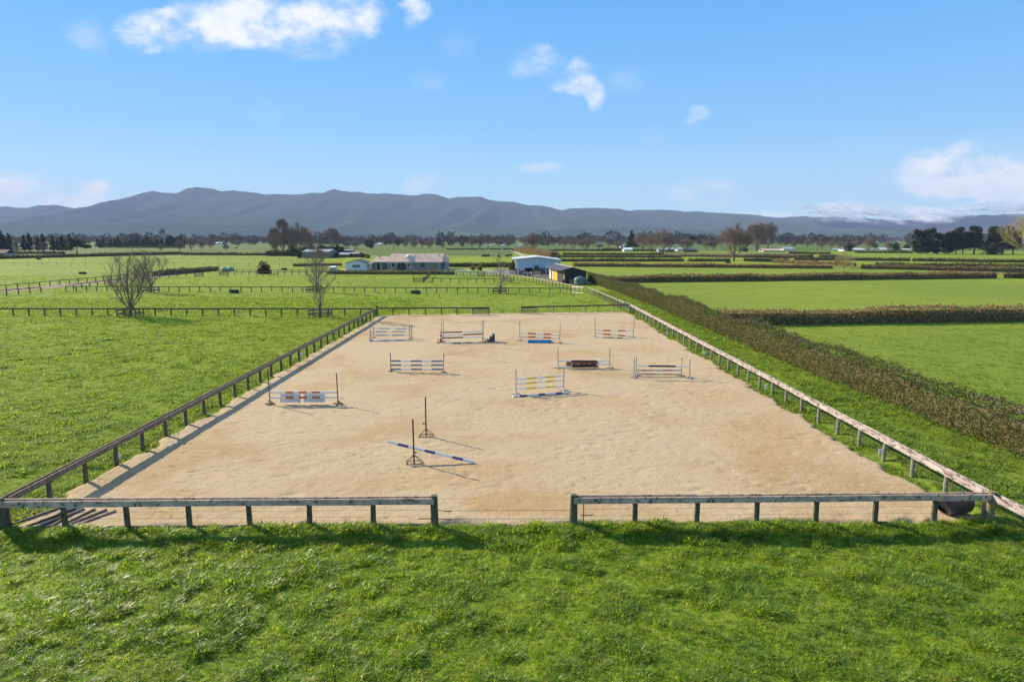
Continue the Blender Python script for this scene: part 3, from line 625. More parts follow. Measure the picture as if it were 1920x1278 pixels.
# tall cone and timber blocks at its feet
cx_, cy_, _ = G(826.5, 641.8); t = thing('traffic_cone', 'tall orange and white banded cone at the left foot of the black and white jump', 'cone', (cx_, cy_, 0))
m = MB(); m.box((cx_, cy_, .03), (.42,.42,.05)); m.build('base', PC['o'], t)
m = MB(); zz = [.055,.35,.5,.68,.8,.95]; rr_ = [.16,.12,.1,.075,.058,.03]
for k in range(5): m.cm = k % 2; m.tube((cx_, cy_, zz[k]), (cx_, cy_, zz[k+1]), rr_[k], rr_[k+1], n=14)
m.build('cone_body', [PC['o'], PC['w']], t)
for (u, v, lab) in [(821,643,'pale orange timber block by the cone'), (905.5,642.5,'pale orange timber block at the right foot of the black and white jump'), (911,642,'weathered timber block between the jump and the black steps')]:
    X, Y, _ = G(u, v); t = thing('timber_block', lab, 'timber block', (X, Y, 0), 0, 'timber blocks at the jump feet')
    m = MB(); m.box((X, Y, .07), (.34,.3,.1), .3); m.build('plank', M_orw, t); m = MB(); m.box((X, Y+.03, .26), (.07,.09,.28), .1); m.build('upright', M_orw, t)
# mounting block: three black steps
X0, Y0, _ = G(913, 641.3); t = thing('mounting_block', 'black plastic mounting steps on the sand right of the black and white jump', 'mounting steps', (X0, Y0, 0))
for k, (xa, xb, h_) in enumerate([(0,.24,.24),(.243,.46,.48),(.463,.68,.70)]):
    m = MB(); m.bx(X0+xa, X0+xb, Y0-.12, Y0+.42, .02, h_-.045); m.build('riser', M_black, t)
    m = MB(); m.bx(X0+xa-.015, X0+xb+.0, Y0-.15, Y0+.45, h_-.045, h_); m.build('tread', M_black, t)
D5 = 'red and white jump over the blue tray'
b5l, b5r = jump(D5, (974.6,638.8), (1049.4,642.9), (974.5,602.2), (1050.4,605.3), M_stl, [(624,627,W5('r'),'top'),(630.6,633.2,W5('r'),'lower')], 'red and white jump with blue tray', 'tee', w_=.045)
M_bluep = pmat('blue_plastic', (.02,.28,.62), (.015,.22,.52), 3, .45)
Xa, Ya, _ = G(990.6, 643.2); Xb, Yb, _ = G(1034, 644.2); t = thing('water_tray', 'bright blue plastic water tray lying under the red and white jump', 'water tray', (Xa, Ya, 0))
m = MB(); dx = Xb-Xa; m.bx(Xa, Xb, Ya-.0, Ya+.75, .02, .06); m.build('tray_floor', M_bluep, t)
for (x0_, x1_, y0_, y1_) in [(Xa,Xb,Ya-.06,Ya-.003),(Xa,Xb,Ya+.753,Ya+.81),(Xa-.06,Xa-.003,Ya-.06,Ya+.81),(Xb+.003,Xb+.06,Ya-.06,Ya+.81)]:
    m = MB(); m.bx(x0_, x1_, y0_, y1_, .02, .16); m.build('rim', M_bluep, t)
D6 = 'red and white jump at the back right'
jump(D6, (1115.8,631), (1187,632), (1115.8,596.2), (1189.3,597.6), M_stl, [(619,619.8,W5('r'),'top'),(624.7,630.3,W5('r'),'slanting lower')], 'red and white jump at the back right', 'flat')
pole(Vector(G(1116,632.2,.05)), Vector(G(1187,634,.05)), 'w2.4 g3 w1 g1.5 w3', 'green and white pole on the sand under the back right jump', 'red and white jump at the back right')
D7 = 'jump with the brown spotted board'
b7l, b7r = jump(D7, (1046.5,690.4), (1143,690.4), (1046.3,650.3), (1143.6,651), M_stl, [(676,676.6,'w2.4 k5 w2.4','level upper'),(689.3,681.3,'w2.6 k4.8 w2.5','slanting lower')], 'jump with the brown board', 'tee')
M_brb = pmat('brown_board', (.36,.125,.05), (.30,.10,.04), 3, .6)
yb = b7l[1]+.03; xa, xb = P(1061.6,684,yb)[0], P(1121.8,684,yb)[0]; za, zb = zat(688.8,yb), zat(678,yb)
t = thing('spotted_board', 'rusty brown board painted with cream blotches under the black and white poles', 'board', (xa, yb, 0))
m = MB(); m.bx(xa, xb, yb, yb+.03, za, zb); m.build('panel', M_brb, t)
for k, (fx, fz, r_) in enumerate([(.17,.62,.085),(.37,.66,.075),(.57,.5,.05),(.72,.66,.075),(.93,.68,.06),(.06,.2,.06),(.42,.22,.07),(.82,.18,.06),(.64,.12,.04)]):
    m = MB(); cx2, cz2 = xa+(xb-xa)*fx, za+(zb-za)*fz; n_ = 7; vs = [(cx2+r_*random.uniform(.6,1.2)*math.cos(2*PI*i/n_), yb-.004, cz2+r_*random.uniform(.5,.95)*math.sin(2*PI*i/n_)) for i in range(n_)]
    m.add(vs, [tuple(range(n_))]); m.build('painted_blotch', PC['c'], t)
D8 = 'yellow and white jump in the middle'
jump(D8, (967.3,739.2), (1056.4,732.2), (967.7,691.7), (1057.4,686.3), M_palest, [(710.5,704,'w2.15 y1.95 w2 y1.95 w1.95','top'),(719.4,712,'w2.1 y2.05 w2 y1.95 w1.9','middle'),(728.3,723,'w2.1 y2.05 w2 y1.95 w1.9','bottom')], 'yellow and white jump', 'tee', w_=.06)
pole(Vector(G(961.4,743.2,.06)), Vector(G(1065.7,735.4,.06)), 'w1.2 p1.3 w2 p1.2 w2 p1.1 w1.2', 'purple and white pole on the sand in front of the yellow jump', 'yellow and white jump', .06)
D9 = 'jump with the faded poles at the right'
jump('rear half of the '+D9, (1192.3,705.1), (1277,705.5), (1193.3,668.5), (1279,669.5), M_stl, [(693.6,693.6,'c1 f2 c2 f2 c1.6','faded top'),(700.6,700.9,'c2 f2 c2 f1.6 c2','faded lower')], 'jump with the faded poles', 'tee')
jump('front half of the '+D9, (1188.4,708.5), (1292.9,709.5), (1189.8,671.3), (1293.8,672.9), M_stl, [(685.1,686.5,'w2.5 n5 w2.6','black and white')], 'jump with the faded poles', 'tee', rr=.06)
# two rusty stands and one fallen pole near the front
bA = G(776.5, 868); bB = G(799, 817.5)
stand(bA, P(774,785.2,bA[1])[1]-.02, M_rust, 'nearer rusty stand with the purple and white pole slanting past it', 'rusty stands near the front', 'tri', (P(774,785.2,bA[1])[0]-bA[0], 0), .15, (.48,), 1, .055)
stand(bB, P(799,744,bB[1])[1]-.02, M_rust, 'farther rusty stand standing alone behind the slanting pole', 'rusty stands near the front', 'tri', (0,0), -.1, (.62,), -1, .055)
pe = G(890.2, 866.5, .06)
pole((-4.98, 26.42, .76), pe, 'w1.3 p1.3 w2 p1.3 w2.1 p1.3 w1.4', 'purple and white pole slanting from the rusty stand down to the sand', 'rusty stands near the front', .055)

# black drum lying at the front right corner
cx0, cy0, _ = G(1757, 968); cx1, cy1, _ = G(1822, 966); t = thing('plastic_drum', 'black plastic drum with one end cut open lying by the right front corner', 'drum', (cx0, cy0+.3, 0))
A = Vector((G(1768,969)[0], G(1768,969)[1]+.12, .36)); B = Vector((G(1824,966)[0]-.05, G(1768,969)[1]+.42, .36))
d = (B-A).normalized(); q = d.to_track_quat('X', 'Z'); Lb = (B-A).length
def ring(xo, r, n=28, cut=0.): return [A+q @ Vector((xo+cut*math.sin(2*PI*i/n)*-.5, r*math.cos(2*PI*i/n), r*math.sin(2*PI*i/n))) for i in range(n)]
m = MB(); n = 28; prof = [(.0,.30,.35),(.0,.335,.35),(.22,.345,.25),(.3,.36,.0),(.34,.345,0),(.6,.35,0),(.64,.365,0),(.68,.35,0),(Lb-.06,.345,0),(Lb,.30,0)]
vs = []
for xo, r_, ct_ in prof: vs += ring(xo, r_, n, ct_)
fs = [(j*n+i, j*n+(i+1) % n, (j+1)*n+(i+1) % n, (j+1)*n+i) for j in range(len(prof)-1) for i in range(n)]
m.add(vs, fs); o = m.build('shell', M_black, t, smooth=True)
m = MB(); m.add(ring(Lb+.001, .30, n), [tuple(range(n))]); m.build('end_cap', M_black, t)
m = MB(); vs = ring(.12, .325, n, .33); m.add(vs, [tuple(range(n-1,-1,-1))]); m.build('inner_wall', M_black, t)
m = MB(); m.bar(A+q @ Vector((.02,-.1,.345)), A+q @ Vector((Lb,-.12,.36)), .04, .03); m.bar(A+q @ Vector((.0,-.1,.34)), A+q @ Vector((-.1,-.32,.02)), .035, .03); m.build('strap', M_insul, t)
m = MB(); m.tube(A+q @ Vector((Lb*.55,.1,.3)), A+q @ Vector((Lb*.62,.25,.72)), .018, n=6); m.build('handle_bar', M_rust, t)
# pile of rusty stakes in the near left corner
M_stk = pmat('tarred_stake', (.06,.045,.04), (.10,.06,.05), 6, .8, .2, 30)
M_stkp = pmat('pinkish_stake', (.36,.22,.2), (.15,.06,.05), 5, .7)
for k, (a, b, lab) in enumerate([((22,985),(112,954),'outermost dark stake beside the grass'),((48,989),(142,956),'second dark stake of the pile, half overgrown'),((78,988),(158,956),'dark stake in the middle of the pile'),
     ((96,989),(122,972),'short grey stake lying low in the pile'),((118,985),(178,956),'dark stake crossing behind the post'),((128,986),(200,957),'long dark stake next to the pink one'),((136,989),(217,959),'pinkish stake with red paint, nearest the sand')]):
    pa, pb = G(*a), G(*b); m = MB(); m.bar((pa[0], pa[1], .045), (pb[0], pb[1], .05), .06, .05); o = m.build('rusty_stake', M_stkp if k == 6 else M_stk, None)
    o.data.transform(Matrix.Translation((-pa[0], -pa[1], 0))); o.location = (pa[0], pa[1], 0); tag(o, lab, 'stake', 'stakes piled in the near left corner')
# small white marker plates along the sides
M_mark = pmat('marker_white', (.72,.75,.78), (.65,.68,.7), 5, .5)
for (u, v, lab) in [(224,868,'white marker plate by the left fence, nearest the front'),(566,672,'white marker plate by the left fence, half way down'),(1649,860,'white marker plate by the right fence, nearest the front'),
                    (1436,735,'second white marker plate along the right fence'),(1321,669,'third white marker plate along the right fence'),(1250,630,'farthest white marker plate along the right fence')]:
    X, Y, _ = G(u, v); t = thing('marker_plate', lab, 'marker', (X, Y, 0), 0, 'arena marker plates')
    m = MB(); m.box((X, Y, .12), (.03,.03,.24)); m.build('peg', M_galv, t); m = MB(); m.box((X, Y-.03, .33), (.16,.02,.22)); m.build('plate', M_mark, t)
# troughs
M_trough = pmat('dark_trough', (.035,.045,.04), (.05,.06,.055), 4, .6); M_water = pmat('trough_water', (.02,.05,.045), rough=.08)
for (u, v, wd, lab) in [(439,549,1.7,'dark water trough under the middle fence, left one'),(779,550.5,1.7,'dark green water trough under the middle fence, right one'),(155,513.5,1.9,'lone dark trough in the paddock beyond the dirt track'),
                        (533,506,1.7,'small dark trough in the fence near the red-leaved tree'),(1705,513.5,2.2,'brown trough in the right hand paddocks'),(1365,493.5,2.0,'pale trough in the yellow strip by the big bare tree'),(73,486.5,2.,'far trough below the spreading evergreen')]:
    X, Y, _ = G(u, v); t = thing('water_trough', lab, 'trough', (X, Y, 0), 0, 'water troughs in the paddocks'); h_ = .5
    m = MB(); n = 16; ro, ri = wd/2, wd/2-.08
    vs = []
    for (r_, z_) in ((ro*.93,0),(ro,h_),(ri,h_),(ri*.95,.3)):
        vs += [(X+r_*math.cos(2*PI*i/n), Y+r_*.75*math.sin(2*PI*i/n), z_) for i in range(n)]
    m.add(vs, [(j*n+i, j*n+(i+1) % n, (j+1)*n+(i+1) % n, (j+1)*n+i) for j in range(3) for i in range(n)]); m.build('tub', M_trough, t)
    m = MB(); m.add([(X+ri*.96*math.cos(2*PI*i/n), Y+ri*.72*math.sin(2*PI*i/n), .42) for i in range(n)], [tuple(range(n))]); m.build('water_surface', M_water, t)
# ------------------------------------------------------------------ hedges
M_hg = foliage_mat('hedge_green_brown', [(.20,.24,.055), (.24,.22,.09), (.14,.21,.04)], .5, 3., .2, .75, .15)
M_hb = foliage_mat('hedge_brown', [(.34,.215,.105), (.38,.24,.13), (.2,.17,.06)], .35, 2.5, .15, .8, .1)
M_hd = foliage_mat('hedge_dark', [(.15,.125,.05), (.2,.14,.07), (.10,.11,.035)], .3, 2.5, .12, .8, .1)
M_twig = pmat('dead_twigs', (.24,.16,.10), (.17,.12,.08), 3, .9)
def hedge(label, pts, H=1.6, Wd=1.4, mat=None, leaf=.07, dens=120, seg=.5, stems=0, rough_=.16, name='hedge', topmat=None, seed=0, group='clipped hedges between the paddocks', gaps=.0):
    """pts: world xy path down the middle"""
    rng = np.random.default_rng(seed+11); base = pts[0]; t = thing(name, label, 'hedge', (base[0], base[1], 0), 0, group)
    P_ = np.array([p[:2] for p in pts], float)-np.array(base[:2]); d = np.r_[0, np.cumsum(np.linalg.norm(np.diff(P_, axis=0), axis=1))]; Lh = d[-1]
    n = max(2, int(Lh/seg)); s = np.linspace(0, Lh, n); cx = np.interp(s, d, P_[:,0]); cy = np.interp(s, d, P_[:,1])
    tx = np.gradient(cx); ty = np.gradient(cy); l = np.hypot(tx, ty); tx /= l; ty /= l; nx_, ny_ = -ty, tx
    ringp = [(-.28,0),(-.31,.3),(-.31,.6),(-.26,.76),(-.1,.8),(.1,.8),(.26,.76),(.31,.6),(.31,.3),(.28,0)]
    k = len(ringp); V = np.zeros((n, k, 3))
    def disp(si, j, amp=rough_):
        return (fbm(si*1.1+seed*9, j*1.7+0*si, 101, 3)-.5)*2*amp+(fbm(si*.18+seed*5, j*.4+0*si, 107, 2)-.5)*amp*1.6
    for j, (a, b) in enumerate(ringp):
        dp = disp(s, j); o = a*Wd+np.sign(a)*dp*.15; z = b*H*(1+.22*(fbm(s*.16+seed, s*0, 7, 3)-.5)*2)+(dp*.3 if b > .5 else 0)
        V[:, j, 0] = cx+nx_*o; V[:, j, 1] = cy+ny_*o; V[:, j, 2] = z
    V[0, :, :2] = V[0, :, :2]*.999; idx = np.arange(n*k).reshape(n, k)
    Fq = np.stack([idx[:-1, :-1], idx[1:, :-1], idx[1:, 1:], idx[:-1, 1:]], -1).reshape(-1, 4)
    me = npmesh('hedge_core', V.reshape(-1, 3), Fq, True); me.materials.append(M_hd if dens else mat)
    # end caps
    o = bpy.data.objects.new('branches', me); COL.objects.link(o); o.parent = t
    if dens:
        per = Wd+2*H; N = int(Lh*per*dens)
        si = rng.uniform(0, Lh, N); pe = rng.uniform(0, per, N)
        side = np.where(pe < H, -1, np.where(pe < H+Wd, 0, 1))
        zz = np.where(side == -1, pe, np.where(side == 1, per-pe, H)); off = np.where(side == 0, (pe-H)-Wd/2, side*Wd/2)
        nb = side != 0; dp = (fbm(si*1.3+seed*9, zz*1.5+off, 101, 3)-.5)*2*rough_+(fbm(si*.22+seed*5, si*0, 107, 2)-.5)*rough_*1.6; dp = np.maximum(dp, -.13)
        zz = zz+np.where(side == 0, dp*.8+rng.exponential(.07, N)-.07, 0); off = off+np.where(nb, side*(dp*.8+rng.uniform(-.14, .06, N)), 0)
        # end rounding
        X = np.interp(si, s, cx)+np.interp(si, s, nx_)*off; Y = np.interp(si, s, cy)+np.interp(si, s, ny_)*off
        zz = zz*(1+.22*(fbm(si*.16+seed, si*0, 7, 3)-.5)*2); C = np.stack([X, Y, np.maximum(zz, .03)], 1); a_ = rng.normal(size=(N, 3)); a_ /= np.linalg.norm(a_, axis=1)[:, None]
        b_ = np.cross(a_, rng.normal(size=(N, 3))); b_ /= np.linalg.norm(b_, axis=1)[:, None]; sz = leaf*rng.uniform(.6, 1.5, N)[:, None]
        V = np.stack([C-b_*sz*.6, C+b_*sz*.6, C+a_*sz*1.6], 1).reshape(-1, 3)
        me = npmesh('hedge_leaves', V, np.arange(N*3).reshape(-1, 3)); me.materials.append(mat)
        if topmat: 
            me.materials.append(topmat); mi = ((rng.random(N) < np.where(side == 0, .45, .06))*(fbm(si*.25, si*0, 5+seed, 3) > .42)).astype(np.int32); me.polygons.foreach_set('material_index', mi)
        o = bpy.data.objects.new('leaves', me); COL.objects.link(o); o.parent = t; o['kind'] = 'stuff'
    return t
hp = [(21.9,12), (21.35,26.4), (20.25,46.1), (19.6,70), (18.9,95), (17.6,120), (16.3,141)]
hedge('long green-brown hedge running away along the right side of the arena', hp, 1.75, 1.35, M_hg, .055, 240, .45, rough_=.36, topmat=M_twig, seed=1)
def row(label, a, b, H=1.6, Wd=1.5, mat=None, dens=25, leaf=.16, seed=0, **kw):
    pa, pb = G(*a), G(*b); n_ = Vector((0, Wd/2)); return hedge(label, [(pa[0], pa[1]+Wd/2), ((pa[0]+pb[0])/2, (pa[1]+pb[1])/2+Wd/2), (pb[0], pb[1]+Wd/2)], H, Wd, mat or M_hb, leaf, dens, 1., seed=seed, **kw)
row('nearest brown cross hedge at the right, starting from the long hedge', (1352,611.5), (2600,592), 1.5, 1.5, M_hb, 70, .1, 2, topmat=M_twig)
row('second brown cross hedge behind the wide green paddock at the right', (1128,530.5), (1870,521.8), 1.35, 1.5, M_hb, 36, .15, 3, topmat=M_twig)
row('short dark hedge at the right edge beyond the gap in the second cross hedge', (1889,522), (2250,520), 1.3, 1.5, M_hd, 20, .16, 4)
row('third cross hedge, low and dark, along the near side of the yellow strip', (1075,499.6), (1563,504), 1.15, 1.6, M_hb, 18, .2, 5)
row('brown hedge slanting down to the right behind the narrow green paddock', (1617,504), (2100,514.5), 1.2, 1.6, M_hb, 18, .2, 6, topmat=M_twig)
row('thin dark hedge behind the brown slanting one at the right', (1643,499), (2100,502.5), 1.0, 1.6, M_hd, 12, .22, 7)
row('dark hedge beyond the yellow strip, left part up to the gap', (1045,490.4), (1283,490.4), 1.1, 1.6, M_hd, 12, .25, 8)
row('dark hedge beyond the yellow strip, part right of the gap', (1291,490.4), (1370,490.4), 1.1, 1.6, M_hd, 12, .25, 9)
row('dark hedge right of the big bare tree', (1396,489.6), (1482,489.8), 1.1, 1.6, M_hd, 10, .25, 10)
row('brown hedge leading down to the small yellowish tree', (1450,492.5), (1606,499), 1.1, 1.6, M_hb, 10, .25, 11, topmat=M_twig)
row('dark hedge behind the small yellowish tree', (1491,487.5), (1709,489.5), 1.1, 2, M_hd, 8, .3, 12)
row('dark hedge at the right edge beyond the far green paddock', (1713,489.5), (2100,495), 1.1, 2, M_hd, 8, .3, 13)
row('long dark hedge right behind the white shed roof', (1030,482.5), (1278,483), 1.05, 1.8, M_hd, 8, .3, 14)
row('farther long hedge above the white shed roof', (1055,477.5), (1245,478), 1.0, 1.8, M_hd, 6, .35, 15)
row('brown hedge in front of the white farmhouse', (1245,480.5), (1500,483.5), 0.95, 1.8, M_hb, 6, .35, 16)
row('short hedge left of the small yellowish tree', (1400,481.5), (1526,482.4), 1.0, 2, M_hd, 6, .35, 17)
row('short hedge in the far right fields', (1538,482.5), (1580,482.5), 1.0, 2, M_hd, 6, .35, 18)
row('far thin hedge before the long white building', (1480,476), (1558,476.5), 1.1, 2, M_hd, 5, .4, 19)
row('far hedge line at the foot of the long white building', (1605,474), (1712,474.5), 1.1, 2, M_hd, 5, .4, 20)
row('long dark hedge at the far left of the plain', (-60,486.8), (341,476.8), 1.35, 2, M_hd, 8, .3, 21)
row('dark hedge between the track and the pale green tank', (287,517.5), (405,507), 1.1, 1.5, M_hd, 16, .2, 22)
row('square dark hedge in front of the tall bare trees', (498,479.8), (561,480.2), 2.0, 2.5, M_hd, 12, .3, 23)
row('low dark hedge along the front of the house', (615,513.8), (852,514.6), 0.85, 1.2, M_hd, 24, .15, 24)
row('trimmed green hedge right of the house', (838,500.4), (962,501), 1.3, 1.6, foliage_mat('hedge_green', [(.07,.10,.025),(.09,.12,.03),(.05,.08,.025)], .4, 3, .2, .7), 20, .2, 25)
row('thin hedge across the left distance', (185,464.5), (345,465), 1.2, 2, M_hd, 5, .4, 26)
row('low brown hedge by the batten fences left of the cottage', (548,499.5), (640,498), 0.8, 1.2, M_hb, 14, .2, 27)
for k, (a, b, lab) in enumerate([((340,478),(500,479),'thin hedge line left of the tall bare trees'), ((0,476),(120,476),'thin hedge line under the left conifers'), ((960,470.5),(1240,471),'thin dark hedge line before the far trees'), ((1130,468),(1175,468),'short hedge beside the blue spruce')]):
    row(lab, a, b, 1.1, 2, M_hd, 4, .4, 30+k)
# farm lane bank
row('overgrown brown bank along the farm road behind the white shed', (970,471.5), (1040,482), 2.2, 5, M_hb, 6, .4, 35)

# ------------------------------------------------------------------ trees
M_bark = pmat('grey_brown_bark', (.12,.095,.07), (.075,.06,.045), 6, .95, .4, 20, c=(.14,.13,.09))
M_bark2 = pmat('pale_bark', (.22,.2,.15), (.15,.13,.1), 4, .9)
M_tw1 = pmat('winter_twigs', (.25,.20,.145), (.18,.145,.105), 2, .9)
M_tw2 = pmat('far_winter_twigs', (.27,.2,.15), (.2,.15,.115), .2, .95)
M_tw3 = pmat('reddish_twigs', (.27,.195,.155), (.21,.155,.12), .2, .95)
M_twy = pmat('yellowish_twigs', (.42,.34,.14), (.32,.26,.11), .5, .9)
M_eg = foliage_mat('evergreen_dark', [(.018,.034,.017), (.028,.045,.02), (.012,.024,.012)], .15, .9, .1, .7, .2)
M_eg2 = foliage_mat('evergreen_olive', [(.04,.05,.02), (.055,.06,.026), (.03,.034,.018)], .12, .8, .12, .75, .15)
def tubes_np(segs, nside):
    """segs: list of (p0,p1,r0,r1)"""
    A = np.array([s[0] for s in segs], float); B = np.array([s[1] for s in segs], float); r0 = np.array([s[2] for s in segs]); r1 = np.array([s[3] for s in segs])
    d = B-A; d /= np.maximum(np.linalg.norm(d, axis=1), 1e-9)[:, None]; h = np.where(np.abs(d[:, 2:3]) < .9, np.array([[0,0,1.]]), np.array([[1.,0,0]]))
    u = np.cross(d, h); u /= np.linalg.norm(u, axis=1)[:, None]; v = np.cross(d, u); N = len(A); V = np.zeros((N, 2*nside, 3))
    for i in range(nside):
        a = 2*PI*i/nside; w_ = u*math.cos(a)+v*math.sin(a); V[:, i] = A+w_*r0[:, None]; V[:, nside+i] = B+w_*r1[:, None]
    F_ = np.array([(i, (i+1) % nside, nside+(i+1) % nside, nside+i) for i in range(nside)])
    Fa = (F_[None]+(np.arange(N)*2*nside)[:, None, None]).reshape(-1, 4); return V.reshape(-1, 3), Fa
def bare_tree(seed, shape='vase', levels=4, kids=(7,5,4,4), trunk_h=.16, r0=.022, side=3, twig_r=.0016, spread=.9, leader=True):
    """unit-height bare tree, returns (trunk_segs, limb_segs)"""
    rnd = random.Random(seed); trunk, limbs = [], []
    def env(p):       # crown envelope radius at height z
        z = p.z
        if shape == 'vase': return .10+.46*max(0, (z-.1))**.5*(1 if z < .6 else max(.12, 1-(z-.6)*2.0))
        if shape == 'round': return .5*math.sqrt(max(.02, 1-((z-.56)/.46)**2))
        if shape == 'cone': return .34*max(.03, (1-z))*min(1, (z-.12)*6+.2)
        if shape == 'tall': return .27*math.sqrt(max(.02, 1-((z-.55)/.47)**2))
        return .4
    def grow(p, d, L, r, lv):
        nseg = 4 if lv <= 2 else 2; q = p.copy(); dd = d.copy(); pts = [(q.copy(), r)]
        for i in range(nseg):
            dd = (dd+Vector((rnd.uniform(-1,1), rnd.uniform(-1,1), rnd.uniform(-.4,1)))*(.13+.04*lv)+Vector((0,0,.10))).normalized()
            nq = q+dd*L/nseg; e = env(nq); rr = math.hypot(nq.x, nq.y)
            if (rr > e*rnd.uniform(.88, 1.12) or nq.z > 1.02) and i > 0: break
            r2 = max(twig_r*.6, r*(1-(i+1)/nseg*.55)); limbs.append((tuple(q), tuple(nq), pts[-1][1], r2)); q = nq; pts.append((q.copy(), r2))
        nseg = len(pts)-1
        if lv < levels and nseg > 0:
            k = kids[min(lv, len(kids)-1)]
            for j in range(k):
                t_ = rnd.uniform(.25, 1.); ii = min(nseg-1, int(t_*nseg)); a, b = pts[ii], pts[ii+1]; f = t_*nseg-ii; c = a[0].lerp(b[0], min(1, f))
                ax = Vector((rnd.uniform(-1,1), rnd.uniform(-1,1), rnd.uniform(-.5,.9))).normalized(); nd = (dd*1.0+ax*spread).normalized()
                grow(c, nd, L*rnd.uniform(.42, .68), max(twig_r, a[1]*rnd.uniform(.45, .62)), lv+1)
    if shape in ('cone', 'tall'):
        q = Vector((0,0,0)); N = 9
        for i in range(N):
            nq = Vector((rnd.uniform(-.01,.01), rnd.uniform(-.01,.01), (i+1)/N)); ra = r0*(1-i/N*.93); rb = r0*(1-(i+1)/N*.93); (trunk if i < 2 else limbs).append((tuple(q), tuple(nq), ra, rb))
            if i >= 1:
                for j in range(kids[0]):
                    az = rnd.uniform(0, 2*PI); up = .35 if shape == 'cone' else .95; c = q.lerp(nq, rnd.random()); e = env(c+Vector((0,0,.08)))
                    grow(c, Vector((math.cos(az), math.sin(az), up)).normalized(), e*rnd.uniform(.8, 1.25)+.03, ra*.4, 2)
            q = nq
    else:
        q = Vector((0,0,0)); top = Vector((rnd.uniform(-.01,.01), 0, trunk_h)); trunk.append((tuple(q), tuple(q.lerp(top, .3)), r0*1.25, r0)); trunk.append((tuple(q.lerp(top, .3)), tuple(top), r0, r0*.85))
        if leader: grow(top, Vector((.03,0,1)), .8, r0*.6, 1)
        for j in range(kids[0]):
            az = 2*PI*j/kids[0]+rnd.uniform(-.3,.3); up = rnd.uniform(.9, 2.2) if shape == 'vase' else rnd.uniform(.35, 1.7)
            grow(top*rnd.uniform(.72, 1.), Vector((math.cos(az), math.sin(az), up)).normalized(), rnd.uniform(.5,.72), r0*.5, 1)
    return trunk, limbs
def tree_meshes(name, seed, nside=3, mats=None, nt=5000, tl=.06, tw=.0016, up=.35, **kw):
    tr, li = bare_tree(seed, **kw); V, Fc = tubes_np(tr, 8); mt = npmesh(name+'_trunk', V, Fc, True); V, Fc = tubes_np(li, nside)
    rng = np.random.default_rng(seed); A = np.array([s[0] for s in li]); B = np.array([s[1] for s in li]); rr = np.array([s[2] for s in li]); th_ = np.quantile(rr, .8)
    cand = np.where(rr <= th_)[0]; i = rng.choice(cand, nt); f = rng.random(nt)[:, None]; C = A[i]*(1-f)+B[i]*f; d = B[i]-A[i]; d /= np.linalg.norm(d, axis=1)[:, None]+1e-9
    d = d+rng.normal(size=(nt, 3))*.55+np.array([0,0,up]); d /= np.linalg.norm(d, axis=1)[:, None]; s_ = np.cross(d, rng.normal(size=(nt, 3))); s_ /= np.linalg.norm(s_, axis=1)[:, None]
    s_ *= tw*rng.uniform(.6, 1.2, nt)[:, None]; L_ = tl*rng.uniform(.4, 1.3, nt)[:, None]; T = np.stack([C-s_, C+s_, C+d*L_+s_*.3, C+d*L_-s_*.3], 1).reshape(-1, 3)
    Fc = np.concatenate([Fc, np.arange(nt*4).reshape(-1, 4)+len(V)]); V = np.concatenate([V, T]); mc = npmesh(name+'_branches', V, Fc)
    mt.materials.append((mats or (M_bark, M_tw1))[0]); mc.materials.append((mats or (M_bark, M_tw1))[1]); return mt, mc
def leaf_cloud(rng, N, blobs, leaf, flat=.0):
    """triangles through a set of ellipsoid blobs (cx,cy,cz,rx,ry,rz)"""
    wts = np.array([b[3]*b[4]*b[5] for b in blobs])**.67; bi = rng.choice(len(blobs), N, p=wts/wts.sum()); B = np.array(blobs)[bi]
    a = rng.normal(size=(N, 3)); a /= np.linalg.norm(a, axis=1)[:, None]; r = rng.uniform(.55, 1.04, N)**.7; C = B[:, :3]+a*r[:, None]*B[:, 3:]
    n1_ = rng.normal(size=(N, 3)); n1_ /= np.linalg.norm(n1_, axis=1)[:, None]; n2_ = np.cross(n1_, rng.normal(size=(N, 3))); n2_ /= np.linalg.norm(n2_, axis=1)[:, None]
    s = leaf*rng.uniform(.5, 1.4, N)[:, None]; V = np.stack([C-n2_*s*.7, C+n2_*s*.7, C+n1_*s*1.2], 1).reshape(-1, 3); V[:, 2] = np.maximum(V[:, 2], .02)
    return V, np.arange(N*3).reshape(-1, 3)
